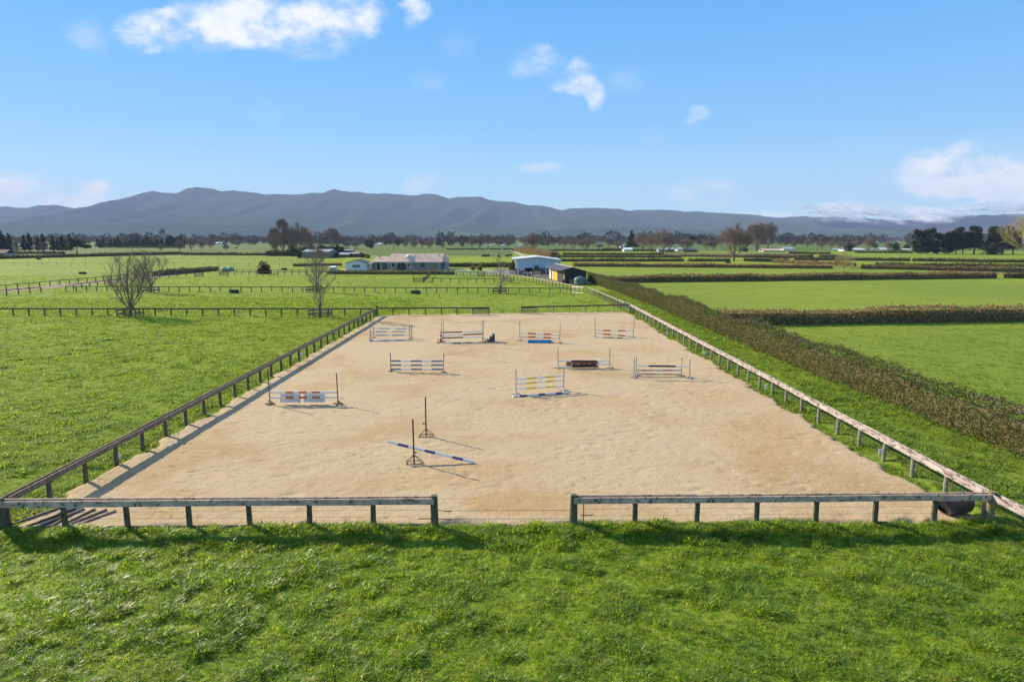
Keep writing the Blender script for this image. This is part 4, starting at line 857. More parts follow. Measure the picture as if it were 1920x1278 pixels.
def ever_meshes(name, seed, kind, N=1800, leaf=.035, mat=None):
    rng = np.random.default_rng(seed); bl = []
    if kind == 'conifer':
        for i in range(11):
            z = .13+i*.078; R = .24*(1-z)**.75*rng.uniform(.8, 1.15)+.025
            for j in range(5): a = rng.uniform(0, 2*PI); bl.append((math.cos(a)*R*.5, math.sin(a)*R*.5, z+rng.uniform(-.02,.02), R*.62, R*.62, .045))
    elif kind == 'spread':
        for i in range(26):
            a = rng.uniform(0, 2*PI); r = rng.uniform(0, .5)**.8; z = .3+.55*(1-(r/.6)**2)*rng.uniform(.4, 1.05); bl.append((math.cos(a)*r*.75, math.sin(a)*r*.75, z, .16, .16, .08))
    elif kind == 'tall':
        for i in range(24):
            a = rng.uniform(0, 2*PI); z = rng.uniform(.12, .9); R = .24*math.sqrt(max(.1, 1-((z-.45)/.62)**2)); r = rng.uniform(.2, .9)*R; bl.append((math.cos(a)*r, math.sin(a)*r, z, R*.5, R*.5, .1))
    elif kind == 'low':
        for i in range(22): a = rng.uniform(0, 2*PI); r = rng.uniform(0, .42); bl.append((math.cos(a)*r, math.sin(a)*r, rng.uniform(.12, .78)*(1-r*.7), .17, .17, .2))
    elif kind == 'spruce':
        for i in range(9):
            z = .1+i*.1; R = .33*(1-z)+.02
            for j in range(7): a = rng.uniform(0, 2*PI); bl.append((math.cos(a)*R*.7, math.sin(a)*R*.7, z+.03*rng.uniform(-1,1)+.03, R*.5, R*.5, .035))
    elif kind == 'pine':
        for i in range(7): a = rng.uniform(0, 2*PI); bl.append((math.cos(a)*.2*rng.random(), math.sin(a)*.2*rng.random(), rng.uniform(.75, .95), .14, .14, .06))
    V, Fc = leaf_cloud(rng, N, bl, leaf); mc = npmesh(name+'_crown', V, Fc); mc.materials.append(mat or M_eg)
    tr = [((0,0,0), (0,0,.35), .022, .017), ((0,0,.35), (0,0,.8), .017, .006)]; V, Fc = tubes_np(tr, 6); mt = npmesh(name+'_trunk', V, Fc, True); mt.materials.append(M_bark); return mt, mc
def put(meshes, X, Y, H, Wd, label, name='bare_tree', cat='tree', group=None, crown='branches', rz=None, tilt=0, sub=0.):
    t = thing(name, label, cat, (X, Y, -.05-sub), random.uniform(0, 6.28) if rz is None else rz, group); t.rotation_euler[1] = tilt
    for me, nm in zip(meshes, ('trunk', crown)):
        o = bpy.data.objects.new(nm, me); COL.objects.link(o); o.parent = t; o.scale = (Wd, Wd, H)
    return t
UH = {'evergreen_tree': .9, 'bush': .85, 'red_leaved_tree': .85, 'round_shrub': .85, 'brown_shrub': .85, 'conifer': .96}
def putpx(meshes, u, vb, vt, wpx, label, unit_w=1., Y=None, **kw):
    if Y is None: X, Y, _ = G(u, vb)
    else: X = P(u, vb, Y)[0]
    H = zat(vt, Y)/UH.get(kw.get('name', ''), 1.); Wd = wpx/1280*Y/unit_w; return put(meshes, X, Y, H, Wd, label, **kw)
VN = dict(group='bare trees in timber guards')
putpx(tree_meshes('near_tree', 3, nt=3600, tl=.075, tw=.0008, up=.45, shape='vase', levels=3, kids=(8,7,5,4), r0=.022, twig_r=.0011, trunk_h=.13), 245, 593, 476, 102, 'wide bare vase shaped tree standing in the fence at the left', .80, **VN)
putpx(tree_meshes('near_tree', 8, nt=2600, tl=.075, tw=.0008, up=.5, shape='vase', levels=3, kids=(7,6,5,4), r0=.020, twig_r=.0017, trunk_h=.16), 283, 548, 470, 72, 'bare tree right behind the wide one at the left', .75, **VN)
putpx(tree_meshes('near_tree', 21, nt=2400, tl=.075, tw=.0008, up=.5, shape='tall', levels=3, kids=(3,5,4,4), r0=.018, twig_r=.0017), 601, 594, 472, 76, 'narrow bare tree near the far left arena corner', .56, **VN)
putpx(tree_meshes('near_tree', 33, nt=2000, tl=.07, tw=.0010, up=.5, shape='tall', levels=3, kids=(3,5,4,4), r0=.02, twig_r=.0017), 594, 547, 462, 60, 'pale bare tree hidden behind the narrow one near the arena corner', .56, **VN)
putpx(tree_meshes('near_tree', 45, nt=900, tl=.05, tw=.0010, up=.2, shape='cone', levels=3, kids=(4,4,3,3), r0=.017, twig_r=.0018), 938, 550, 474, 78, 'sparse pyramid shaped young tree left of the gravel yard', .68, **VN)
F1 = tree_meshes('far_bare_tree', 101, mats=(M_bark, M_tw2), shape='round', levels=4, kids=(11,7,5,4), r0=.026, twig_r=.0022, nt=8500, tl=.08, tw=.0015, trunk_h=.2)
F2 = tree_meshes('far_bare_tree', 102, mats=(M_bark, M_tw2), shape='round', levels=4, kids=(10,7,5,4), r0=.024, twig_r=.0022, nt=8500, tl=.08, tw=.0015, trunk_h=.16)
F3 = tree_meshes('far_bare_tree', 103, mats=(M_bark, M_tw2), shape='vase', levels=4, kids=(10,7,5,4), r0=.024, twig_r=.0022, nt=8500, tl=.08, tw=.0015, trunk_h=.25)
F4 = tree_meshes('far_brown_tree', 104, mats=(M_bark, M_tw3), shape='tall', levels=4, kids=(5,5,4,4), r0=.024, twig_r=.0022, nt=8500, tl=.08, tw=.0015)
F5 = tree_meshes('far_pale_tree', 105, mats=(M_bark2, M_twy), shape='round', levels=3, kids=(9,6,5,4), r0=.026, twig_r=.0022, nt=4500, tl=.07, tw=.0010, trunk_h=.2)
E1 = ever_meshes('conifer', 1, 'conifer', 2200, .035); E1b = ever_meshes('conifer', 2, 'conifer', 2200, .035)
E2 = ever_meshes('spread', 3, 'spread', 3200, .035); E3 = ever_meshes('tall_evergreen', 4, 'tall', 3000, .033, M_eg2); E3b = ever_meshes('tall_evergreen', 5, 'tall', 3000, .033, M_eg)
E4 = ever_meshes('bush', 6, 'low', 1800, .05, M_eg); E5 = ever_meshes('spruce', 7, 'spruce', 3200, .032); E6 = ever_meshes('pine', 8, 'pine', 700, .03)
E4o = ever_meshes('bush_olive', 9, 'low', 1800, .05, M_eg2)
gC = 'dark conifers at the far left'
for k, (u, vt, w_, w2) in enumerate([(2,430,18,'tallest conifer at the left edge'),(9,441,12,'conifer just inside the left edge'),(18,437,13,'conifer with a slim top third from the left edge'),(46.5,441,12,'left one of the close pair of conifers'),(56,436.5,14,'right one of the close pair of conifers'),
     (72,443,11,'shorter conifer left of the tall one above the brown bare tree'),(82,438,14,'tall conifer above the brown bare tree'),(100,443,13,'bushy conifer left of two thin ones'),(109,448,8,'thin short conifer in the middle'),(117,443,11,'ragged conifer right of the thin short one'),(124,449,7,'smallest conifer of the left row'),(133,439,10,'conifer rising behind the spreading evergreen')]):
    putpx((E1, E1b)[k % 2], u, 471, vt, w_*1.25, w2, .5, name='conifer', crown='crown', group=gC)
putpx(E2, 145, 478, 447, 44, 'broad spreading evergreen standing alone at the left', .92, name='evergreen_tree', crown='crown')
putpx(F4, 31, 476.5, 455, 18, 'small bare tree in front of the left conifers', .56); putpx(F4, 81, 474, 455, 20, 'brown bare tree among the left conifers', .56)
k = 0
for u in range(184, 345, 6):
    vt = [447,450,444,452,449,446,441,448,452,447][k % 10]; 
    if 232 < u < 256: vt += 3
    putpx((E1, E1b)[k % 2], u+random.uniform(-2, 2), 464+random.uniform(-1, 1), vt+random.uniform(-2, 2), 11, 'one of the close planted conifers in the shelter row left of centre', .5, name='conifer', crown='crown', group='conifers of the distant shelter row'); k += 1
putpx(E4, 323, 464, 440, 26, 'tall rounded dark tree at the end of the conifer row', .95, name='evergreen_tree', crown='crown')
putpx(E4, 340, 464, 446, 26, 'lower rounded dark tree right of the conifer row', .95, name='evergreen_tree', crown='crown')
putpx(tree_meshes('gum', 55, mats=(M_bark2, M_bark2), shape='vase', levels=3, kids=(4,4,4,3), r0=.014, twig_r=.003, trunk_h=.62), 307, 464, 432, 20, 'tall pale trunked gum tree over the conifer row', .8)
for u, vb, vt, w_, lab in [(302,472,458,12,'tiny bare tree below the pale gum'),(337,471,449,16,'reddish bare tree right of the dark rounded trees'),(359,470,449,16,'bare tree second from the dark rounded trees'),(379,468.5,450,20,'bare tree with a round head in the left distance'),(395,466,451,18,'bare tree next to the round headed one in the left distance'),
     (424,470,459,12,'tiny bare tree in the far left field'),(447,462,450,22,'low bare tree in front of the far hills')]:
    putpx((F1, F2)[u % 2], u, vb, vt, w_, lab, .9)
# trees near the grey barn
putpx(F4, 517, 479, 431, 30, 'left bare tree of the tall group behind the square hedge', .56, name='bare_tree')
putpx(F4, 532, 480, 415, 34, 'tallest reddish bare tree with a pointed top behind the square hedge', .56)
putpx(F1, 562, 480, 425, 50, 'large dome shaped bare tree behind the square hedge', .92)
putpx(F4, 581, 477, 444, 20, 'dark bare tree at the right end of the tall group', .56)
putpx(F4, 548, 478, 440, 26, 'thin bare tree between the pointed and the dome shaped tree', .56)
putpx(F3, 623, 466, 430, 30, 'solitary vase shaped bare tree above the grey barn', .72)
for u, vb, vt, w_, lab in [(520,478,467,28,'undergrowth bush at the left foot of the tall bare trees'),(548,478,464,34,'olive bush under the tall bare trees'),(570,478,462,26,'olive bush right of the tall bare trees'),(605,477,459,34,'olive bush behind the barn roof'),(630,478,458.5,30,'dark bush above the barn roof'),(642,477,462,18,'dark bush right of the barn roof'),
     (562,484,473,10,'brown bush at the left end of the grey barn'),(632,483,472,12,'brown bush at the right end of the grey barn')]:
    putpx((E4o, E4)[vb < 478], u, vb, vt, w_, lab, .95, name='bush', cat='bush', crown='foliage')
for u, vb, vt, w_, lab in [(651,466,452,22,'low bare tree left of the dark evergreen'),(667,467,451,22,'broad bare tree left of the dark evergreen')]: putpx(F2, u, vb, vt, w_, lab, .9)
putpx(E4, 690, 464, 448.5, 17, 'dark evergreen standing alone above the cottage', .95, name='evergreen_tree', crown='crown')
putpx(E4, 696, 466, 454, 12, 'lower dark evergreen leaning against its neighbour above the cottage', .95, name='evergreen_tree', crown='crown')
putpx(E4, 747, 461, 446, 19, 'rounded dark tree above the house roof', .95, name='evergreen_tree', crown='crown')
putpx(E5, 823, 461, 444.5, 14, 'pointed dark tree above the right end of the house', .7, name='evergreen_tree', crown='crown')
putpx(E6, 876, 462, 444, 12, 'flat topped pine in the distance right of the house', .5, name='pine_tree', crown='crown')
k = 0
for u, vb, vt, w_ in [(761,465,453,12),(776,466,452,16),(792,465,450,18),(806,467,450,18),(830,466,456,10),(867,467,453,14),(885,466,447,16),(900,466,443,22),(915,465,441,20),(935,463,449,16),(953,464,450,14),(1026,467,449,14),(1076,466,449,20),(1124,467,457,16),(1140,466,446,20),(1160,468,452,18)]:
    putpx((F1, F2, F3)[k % 3], u, vb, vt, w_, ['small','grey','brown','low'][k % 4]+' bare tree in the far fields, '+['above the house roof, leftmost','above the house roof next to the leftmost','above the house roof in the middle','above the house roof near the pointed dark tree','right of the pointed dark tree','left of the flat topped pine','right of the flat topped pine','first of the tall pair above the cattle','second of the tall pair above the cattle','just left of the big brown tree, smaller','just left of the big brown tree, larger','just right of the big brown tree','left of the round tree behind the hedges','right of the round tree behind the hedges','left of the blue spruce','next to the blue spruce'][k], .9, group='bare trees in the far fields'); k += 1
putpx(F2, 997, 474, 438, 40, 'big brown bare tree behind the white shed', .92)
putpx(F1, 1099, 470.5, 447, 32, 'round bare tree with a clear trunk beyond the long hedges', .92)
putpx(F2, 1058, 465, 447, 22, 'bare tree in the far line above the white shed roof', .92)
putpx(E5, 1184, 466, 431, 25, 'dark blue spruce beside the white farmhouse', .66, name='spruce_tree', crown='crown')
for u, vb, vt, w_, m_, lab in [(1205,472,437,34,F1,'leftmost tree of the bare clump right of the spruce'),(1222,473,439,34,F2,'second tree of the bare clump right of the spruce'),(1243,474,434.5,38,F1,'tallest tree of the bare clump right of the spruce'),(1255,472,443,24,F2,'right end tree of the bare clump'),
     (1286,474,448,26,F1,'bare tree in front of the little pine'),(1325,470,449,22,F2,'rounded bare tree right of the little pine'),(1338,470,452,16,F1,'smaller bare tree next to the rounded one')]: putpx(m_, u, vb, vt, w_, lab, .92)
putpx(E6, 1298, 473, 441, 16, 'little dark pine behind the bare trees', .5, name='pine_tree', crown='crown')
putpx(F1, 1376, 489.5, 427, 60, 'large spreading bare tree standing at the hedge gap', .92, rz=1.)
putpx(F3, 1418, 471, 421, 44, 'tall pale bare tree right of the large spreading one', .78); putpx(F3, 1440, 466, 420, 34, 'rearmost tall bare tree with an open crown', .78)
putpx(F2, 1421, 470.5, 432, 34, 'shorter bare tree between the two tall ones', .92)
putpx(E4, 1394, 472, 464, 22, 'dark bush behind the large spreading bare tree', .95, name='bush', cat='bush', crown='foliage')
putpx(F5, 1583, 503.5, 472, 40, 'small yellowish bare tree in the right hand hedges', .92)
k = 0
for u, vb, vt, w_, dk in [(1488,467,450,12,0),(1513,466,450,13,0),(1540,466,452,18,0),(1558,467,451,14,0),(1575,468,452,16,0),(1590,471,452,18,1),(1602,468,451,16,0),(1628,471,446,18,0),(1640,471,454,12,0),(1665,468,453,13,0),(1677,470,451,20,1),(1700,466,455,12,1)]:
    labs = ['far left of the long white building','second from the left of that group','broad one left of the white building','slim one left of the white building','behind the left end of the white building','over the roof of the long white building','next to the dark one over the white roof','tallest right of the long white building','low one right of the tallest','left of the round dark one','round and dark before the big evergreens','nearest to the big evergreens']
    putpx(F2 if dk == 0 else E4o, u, vb, vt, w_, ('bare' if dk == 0 else 'dark')+' tree in the right distance, '+labs[k], .92, group='trees around the white farm buildings at the right'); k += 1
gR = 'tall dark evergreens at the right'
for k, (u, vt, w_, m_, lab) in enumerate([(1722,433,26,E3b,'leftmost big evergreen of the right group'),(1738,430,26,E3b,'second big evergreen of the right group'),(1757,438,24,E3b,'lower evergreen third from the left of the right group'),(1777,436,26,E3b,'olive dark evergreen in the middle of the right group'),(1792,429,22,E3,'narrow tall evergreen in the middle of the right group'),
     (1805,437,24,E3,'lower brownish evergreen right of the narrow one'),(1826,427,34,E3,'broadest evergreen with a ragged top'),(1858,427,26,E3,'evergreen just right of the gap'),(1880,427,30,E3,'rounded evergreen left of the yellow bare tree'),(1899,436,26,E3,'rightmost evergreen behind the yellow bare tree')]):
    putpx(m_, u, 476, vt, w_*1.15, lab, .55, name='evergreen_tree', crown='crown', group=gR)
putpx(E4o, 1862, 477.5, 455, 34, 'grey bush in front of the gap in the right evergreens', .95, name='bush', cat='bush', crown='foliage')
putpx(F5, 1926, 486, 396, 90, 'large pale yellow bare tree at the right edge of the view', .92)
# shrubs near the houses
M_redl = foliage_mat('red_leaves', [(.10,.035,.022), (.14,.05,.03), (.07,.03,.02)], 1.5, 6, .2, .7)
M_gold = foliage_mat('golden_shrub_leaves', [(.22,.21,.03), (.30,.25,.03), (.14,.15,.03)], 1.5, 6, .25, .7)
M_bl = foliage_mat('brown_shrub_leaves', [(.17,.11,.05), (.2,.13,.06), (.12,.08,.04)], 1.5, 6, .2, .7)
putpx(ever_meshes('red_bush', 20, 'low', 2500, .05, M_redl), 495, 513, 488, 24, 'small red-leaved tree inside its guard', .85, name='red_leaved_tree', crown='foliage')
gb = ever_meshes('gold_bush', 21, 'low', 1800, .06, M_gold)
putpx(gb, 887, 506.5, 497.5, 12.5, 'left one of two round golden shrubs', .95, name='round_shrub', cat='shrub', crown='foliage'); putpx(gb, 900, 507, 496.5, 14, 'right one of two round golden shrubs', .95, name='round_shrub', cat='shrub', crown='foliage')
putpx(ever_meshes('brown_bush', 22, 'low', 2000, .06, M_bl), 961, 507, 486, 15, 'tall brown shrub at the left corner of the white shed', .95, name='brown_shrub', cat='shrub', crown='foliage')
for u, vb, vt, w_, lab in [(678,505.5,499.5,6,'small green shrub at the right foot of the cottage'),(664,505.6,502,6,'tiny shrub under the cottage window'),(690,484,478,10,'loose bush behind the cottage'),(680,483,474,10,'loose grey bush right of the rusty sheds')]: putpx(E4o, u, vb, vt, w_, lab, .95, name='bush', cat='bush', crown='foliage')
# far-off tree belts that read as one mass
rng = np.random.default_rng(5); bl = []
for i in range(3200):
    Y = rng.uniform(820, 3000); X = rng.uniform(-.95, .95)*Y; dens_ = fbm(X/420, Y/60, 55, 3)
    if dens_ < (.50 if Y < 1500 else .42): continue
    h = rng.uniform(6, 17)*(.6+.6*vn(X/140, Y/140, 3)); r = h*rng.uniform(.4, .8); h *= 1.18; bl.append((X, Y, h*.5, r, r, h*.52))
V1, F1_ = leaf_cloud(rng, len(bl)*70, bl, 1.9); me = npmesh('tree_belts', V1, F1_)
M_belt = foliage_mat('distant_trees', [(.045,.045,.027), (.075,.055,.042), (.022,.035,.018)], .006, .05, .1, .9, .0); me.materials.append(M_belt)
tag(link('distant_tree_belts', me), 'far off belts of mixed trees across the plain below the hills', 'trees', kind='stuff')
# ------------------------------------------------------------------ buildings
M_gl = pmat('window_glass', (.03,.045,.06), rough=.08, spec=.6)
M_dark = pmat('dark_interior', (.012,.012,.014), rough=.9)
M_white = pmat('white_paint', (.74,.75,.75), (.68,.69,.7), 3, .6, c=(.5,.5,.48), cpos=(.66,.8))
M_wshed = pmat('pale_blue_shed_cladding', (.52,.60,.68), (.48,.56,.64), 2, .5, .5, 9, coord='Object', stretch=(1,.1,.05), spec=.4)
M_wroof = pmat('white_iron_roof', (.72,.73,.74), (.64,.65,.66), 1, .45, metal=.1)
M_beige = pmat('beige_iron_roof', (.66,.47,.33), (.59,.42,.295), 2, .55, .4, 8, stretch=(1,.05,.05))
M_brick = pmat('taupe_brick', (.34,.25,.19), (.28,.20,.155), 4, .85, .3, 15)
M_bluef = pmat('blue_grey_frame', (.20,.28,.36), rough=.5)
M_trim = pmat('cream_trim', (.62,.58,.52), rough=.6)
M_dkroof = pmat('charcoal_roof', (.05,.05,.055), (.07,.07,.07), 1, .55, .2, 6)
M_blkw = pmat('black_stable_cladding', (.022,.022,.026), (.03,.03,.034), 3, .6, .4, 12, stretch=(1,1,.05))
M_yel = pmat('yellow_door_paint', (.68,.42,.03), (.62,.38,.03), 3, .5)
M_cream = pmat('cream_board', (.66,.58,.42), (.58,.5,.37), 3, .7)
M_gbarn = pmat('grey_green_cladding', (.22,.22,.20), (.18,.185,.17), 1.2, .6, .4, 4, stretch=(1,1,.05))
M_roofg = pmat('grey_iron_roof', (.40,.42,.44), (.34,.36,.38), .8, .5)
M_rroof = pmat('rusty_iron_roof', (.34,.3,.28), (.27,.14,.09), .6, .8, sharp=(.45,.55))
M_tank = pmat('green_tank_plastic', (.09,.17,.13), (.11,.19,.15), 1, .5); M_tankp = pmat('pale_green_tank', (.22,.42,.34), (.2,.38,.3), 1, .5)
def wallbox(p, name, mat, x0, x1, y0, y1, z0, z1): m = MB(); m.bx(x0, x1, y0, y1, z0, z1); return m.build(name, mat, p)
def prism(p, name, mat, pts_lo, pts_hi):
    """solid between two polygons of equal length"""
    m = MB(); n = len(pts_lo); m.add(list(pts_lo)+list(pts_hi), [tuple(range(n-1,-1,-1)), tuple(range(n, 2*n))]+[(i, (i+1) % n, n+(i+1) % n, n+i) for i in range(n)]); return m.build(name, mat, p)
def window(p, x0, x1, z0, z1, y, nx_=2, nz_=1, fm=None, fw=.07):
    w_ = thing_part = bpy.data.objects.new('window', None); COL.objects.link(w_); w_.parent = p; w_.location = (x0-p.location.x, y-p.location.y, z0)
    def bb(nm, mt, a, b, c, d, e, f):
        m = MB(); m.bx(a, b, c, d, e, f); o = link(nm, m.mesh(nm, (x0, y, z0)), mt, w_); return o
    bb('frame', fm or M_bluef, x0, x0+fw, y-.06, y-.003, z0, z1); bb('frame', fm or M_bluef, x1-fw, x1, y-.06, y-.003, z0, z1)
    bb('frame', fm or M_bluef, x0+fw, x1-fw, y-.06, y-.003, z1-fw, z1); bb('frame', fm or M_bluef, x0+fw, x1-fw, y-.06, y-.003, z0, z0+fw)
    for i in range(1, nx_): xm = x0+(x1-x0)*i/nx_; bb('mullion', fm or M_bluef, xm-fw/2, xm+fw/2, y-.055, y-.004, z0+fw, z1-fw)
    for i in range(1, nz_): zm = z0+(z1-z0)*i/nz_; bb('transom', fm or M_bluef, x0+fw, x1-fw, y-.05, y-.005, zm-fw/2, zm+fw/2)
    for i in range(nx_): xa = x0+(x1-x0)*i/nx_+fw/2; xb = x0+(x1-x0)*(i+1)/nx_-fw/2; bb('pane', M_gl, xa, xb, y-.03, y-.006, z0+fw, z1-fw)
def px(u, Y): return P(u, 500, Y)[0]
# main house
Y0 = 195.; h = thing('house', 'long taupe brick house with beige iron roof and covered veranda', 'house', (px(698,Y0), Y0, 0))
def Z(v, Y=Y0): return P(960, v, Y)[1]
xa, xb, xc, xd = px(699,Y0), px(727.5,Y0), px(771,Y0), px(827,Y0)
D = 9.
he = Z(490.8); 
wallbox(h, 'wall', M_brick, xa, xb-.01, Y0+.4, Y0+7, 0, he); wallbox(h, 'wall', M_brick, xb, xc, Y0+3.2, Y0+D, 0, he); wallbox(h, 'wall', M_brick, xc+.01, xd, Y0, Y0+D, 0, he)
xe = px(837.5, Y0+2); wallbox(h, 'wall', M_bluef, xd+.01, xe, Y0+1.6, Y0+D, 0, he)
def roof(p, mat, x0, x1, y0, y1, z0, z1, ov=.4, hipl=0., hipr=0.):
    ym = (y0+y1)/2; a = (x0-ov, y0-ov, z0-.1); b = (x1+ov, y0-ov, z0-.1); c = (x1+ov, y1+ov, z0-.1); d = (x0-ov, y1+ov, z0-.1); r0_ = (x0-ov+hipl, ym, z1); r1_ = (x1+ov-hipr, ym, z1); m = MB()
    t_ = .12; up = lambda q: (q[0], q[1], q[2]+t_)
    m.add([a, b, c, d, r0_, r1_]+[up(q) for q in (a, b, c, d, r0_, r1_)], [(6,7,11,10),(7,8,11),(8,9,10,11),(9,6,10),(0,3,2,1),(0,1,7,6),(1,2,8,7),(2,3,9,8),(3,0,6,9)]); return m.build('roof', mat, p)
roof(h, M_beige, xa, xb-.3, Y0+.4, Y0+7, he, Z(481.8, Y0+3.7), .35, .9, 0)
roof(h, M_beige, xb-.1, xd+.1, Y0, Y0+D, he+.003, Z(476., Y0+4.5), .35, .8, 0.)
roof(h, M_beige, xd+.6, xe, Y0+1.6, Y0+D-.4, he-.004, Z(479.5, Y0+5), .3, 0, .3)
for (x0, x1) in ((xa-.35, xb-.5), (xc+.2, xd+.4)): wallbox(h, 'fascia', M_trim, x0, x1, Y0-(.45 if x0 > xb else .0), Y0-(.36 if x0 > xb else -.04), he-.22, he-.02)
# veranda
yv = Y0-.8; prism(h, 'veranda_roof', M_beige, [(xb-.1, yv, Z(490.3,yv)-.1), (xc+.1, yv, Z(490.3,yv)-.1), (xc+.1, Y0+2.4, he+.28), (xb-.1, Y0+2.4, he+.28)], [(xb-.1, yv, Z(490.3,yv)), (xc+.1, yv, Z(490.3,yv)), (xc+.1, Y0+2.4, he+.38), (xb-.1, Y0+2.4, he+.38)])
wallbox(h, 'veranda_beam', M_trim, xb-.05, xc+.05, yv+.05, yv+.17, Z(492.6,yv), Z(490.6,yv)-.05)
for u in (728, 733, 742.8, 762.7, 777.5-.5): 
    x = px(u, yv) if u < 770 else xc-.1; m = MB(); m.box((x, yv+.11, (Z(492.6,yv))/2), (.14,.14,Z(492.6,yv)-.01)); m.build('veranda_post', M_trim, h)
    for s in (-1, 1): m = MB(); m.bar((x+s*.09, yv+.11, Z(492.6,yv)-.62), (x+s*.5, yv+.11, Z(492.6,yv)-.06), .07, .09); m.build('brace', M_trim, h)
for (ua, ub) in ((728.6,732.4),(733.6,742.2),(763.3,776)):
    for z in (.95, .12): m = MB(); m.bar((px(ua,yv), yv+.11, z), (px(ub,yv), yv+.11, z), .06, .1); m.build('rail', M_trim, h)
    n_ = max(3, int((ub-ua)*1.2)); m = MB()
    for k in range(n_): x = px(ua+(ub-ua)*(k+.5)/n_, yv); m.box((x, yv+.11, .53), (.04,.03,.72))
    m.build('balusters', M_trim, h)
wallbox(h, 'deck', M_woodd, xb+.05, xc-.05, yv, Y0+3.15, .0, .06)
window(h, px(745,Y0+3), px(751,Y0+3), .3, 2.1, Y0+3.2, 2, 1, M_trim); window(h, px(753,Y0+3), px(760,Y0+3), .3, 2.1, Y0+3.2, 2, 1, M_trim); window(h, px(764,Y0+3), px(768.5,Y0+3), .9, 2.1, Y0+3.2, 2, 1)
window(h, px(717.3,Y0), px(726.3,Y0), .1, Z(492), Y0+.4, 3, 2); wallbox(h, 'door', M_dark, px(707.3,Y0), px(711.2,Y0), Y0+.33, Y0+.397, .05, 2.1)
window(h, px(788,Y0), px(797,Y0), Z(501.6), Z(491.7), Y0, 2, 2); window(h, px(811.8,Y0), px(820.5,Y0), Z(494.2), Z(491.6), Y0, 3, 1)
window(h, px(828.8,Y0+1.6), px(832.6,Y0+1.6), .5, 2.2, Y0+1.6, 1, 3)
for u in (712.5, 823.5): m = MB(); m.box((px(u,Y0), Y0+(.3 if u < 800 else -.08), he/2-.1), (.1,.08,he-.2)); m.build('downpipe', M_trim, h)
def roofz(v): return Z(v, Y0+2.5)
m = MB(); x0, x1 = px(759.5,Y0+2), px(766.5,Y0+2); m.add([(x0,Y0+.9,roofz(482.6)+.1),(x1-.3,Y0+1.1,roofz(482.6)+.35),(x1+.3,Y0+3.4,roofz(475.5)),(x0+.6,Y0+3.2,roofz(476.2)),
   (x0,Y0+.9,roofz(482.6)-.1),(x1-.3,Y0+1.1,roofz(482.6)-.3),(x1+.3,Y0+3.4,roofz(475.5)-.5),(x0+.6,Y0+3.2,roofz(476.2)-.5)], [(0,1,2,3),(0,4,5,1),(1,5,6,2),(2,6,7,3),(3,7,4,0)]); m.build('solar_panel', M_white, h)
for (u, v) in ((742,482.5),(778.5,482),(798,477),(824,477),(780,478.5)): 
    X, zz = px(u,Y0+3), Z(v,Y0+2.8); m = MB(); m.tube((X,Y0+2.8,zz-.45), (X,Y0+2.8,zz+.1), .13, n=8); m.tube((X,Y0+2.8,zz+.1), (X,Y0+2.8,zz+.28), .2, .12, n=8); m.build('roof_vent', M_roofg if v < 480 else M_dark, h)
m = MB(); m.tube((px(713,Y0+3),Y0+2.8,Z(482.5)-.3), (px(713,Y0+3),Y0+2.8,Z(480)+.1), .14, n=8); m.build('chimney_flue', M_dark, h)
# cottage, gable to the viewer
Y1 = 192.; h = thing('cottage', 'small white gabled cottage with dark roof left of the house', 'cottage', (px(649,Y1), Y1, 0))
def Z1(v): return P(960, v, Y1)[1]
x0, x1 = px(648.9,Y1), px(686.8,Y1); xm = px(667.8,Y1); za, zb = Z1(493.2), Z1(487.4)
prism(h, 'wall', M_white, [(x0,Y1,0),(x1,Y1,0),(x1,Y1,za),(xm,Y1,zb),(x0,Y1,za)][::-1], [(x0,Y1+7,0),(x1,Y1+7,0),(x1,Y1+7,za),(xm,Y1+7,zb),(x0,Y1+7,za)][::-1])
wallbox(h, 'side_wall', M_cream, x1+.003, px(694,Y1), Y1+1.2, Y1+6.9, 0, za-.1)
for s, xe_ in ((-1, x0-.25), (1, x1+.25)):
    zz = za-.08; prism(h, 'roof', M_dkroof, [(xm,Y1-.3,zb+.02),(xe_,Y1-.3,zz),(xe_,Y1+7.3,zz),(xm,Y1+7.3,zb+.02)], [(xm,Y1-.3,zb+.14),(xe_,Y1-.3,zz+.12),(xe_,Y1+7.3,zz+.12),(xm,Y1+7.3,zb+.14)])
prism(h, 'side_roof', M_beige, [(x1+.3,Y1+1.,za-.05),(px(695,Y1),Y1+1.,za-.35),(px(695,Y1),Y1+7,za-.35),(x1+.3,Y1+7,za-.05)], [(x1+.3,Y1+1.,za+.02),(px(695,Y1),Y1+1.,za-.27),(px(695,Y1),Y1+7,za-.27),(x1+.3,Y1+7,za+.02)])
window(h, px(660.7,Y1), px(675.2,Y1), Z1(501.3), Z1(496), Y1, 4, 1, M_trim); window(h, px(689,Y1+1.2), px(692,Y1+1.2), Z1(501), Z1(497), Y1+1.2, 1, 1, M_trim)
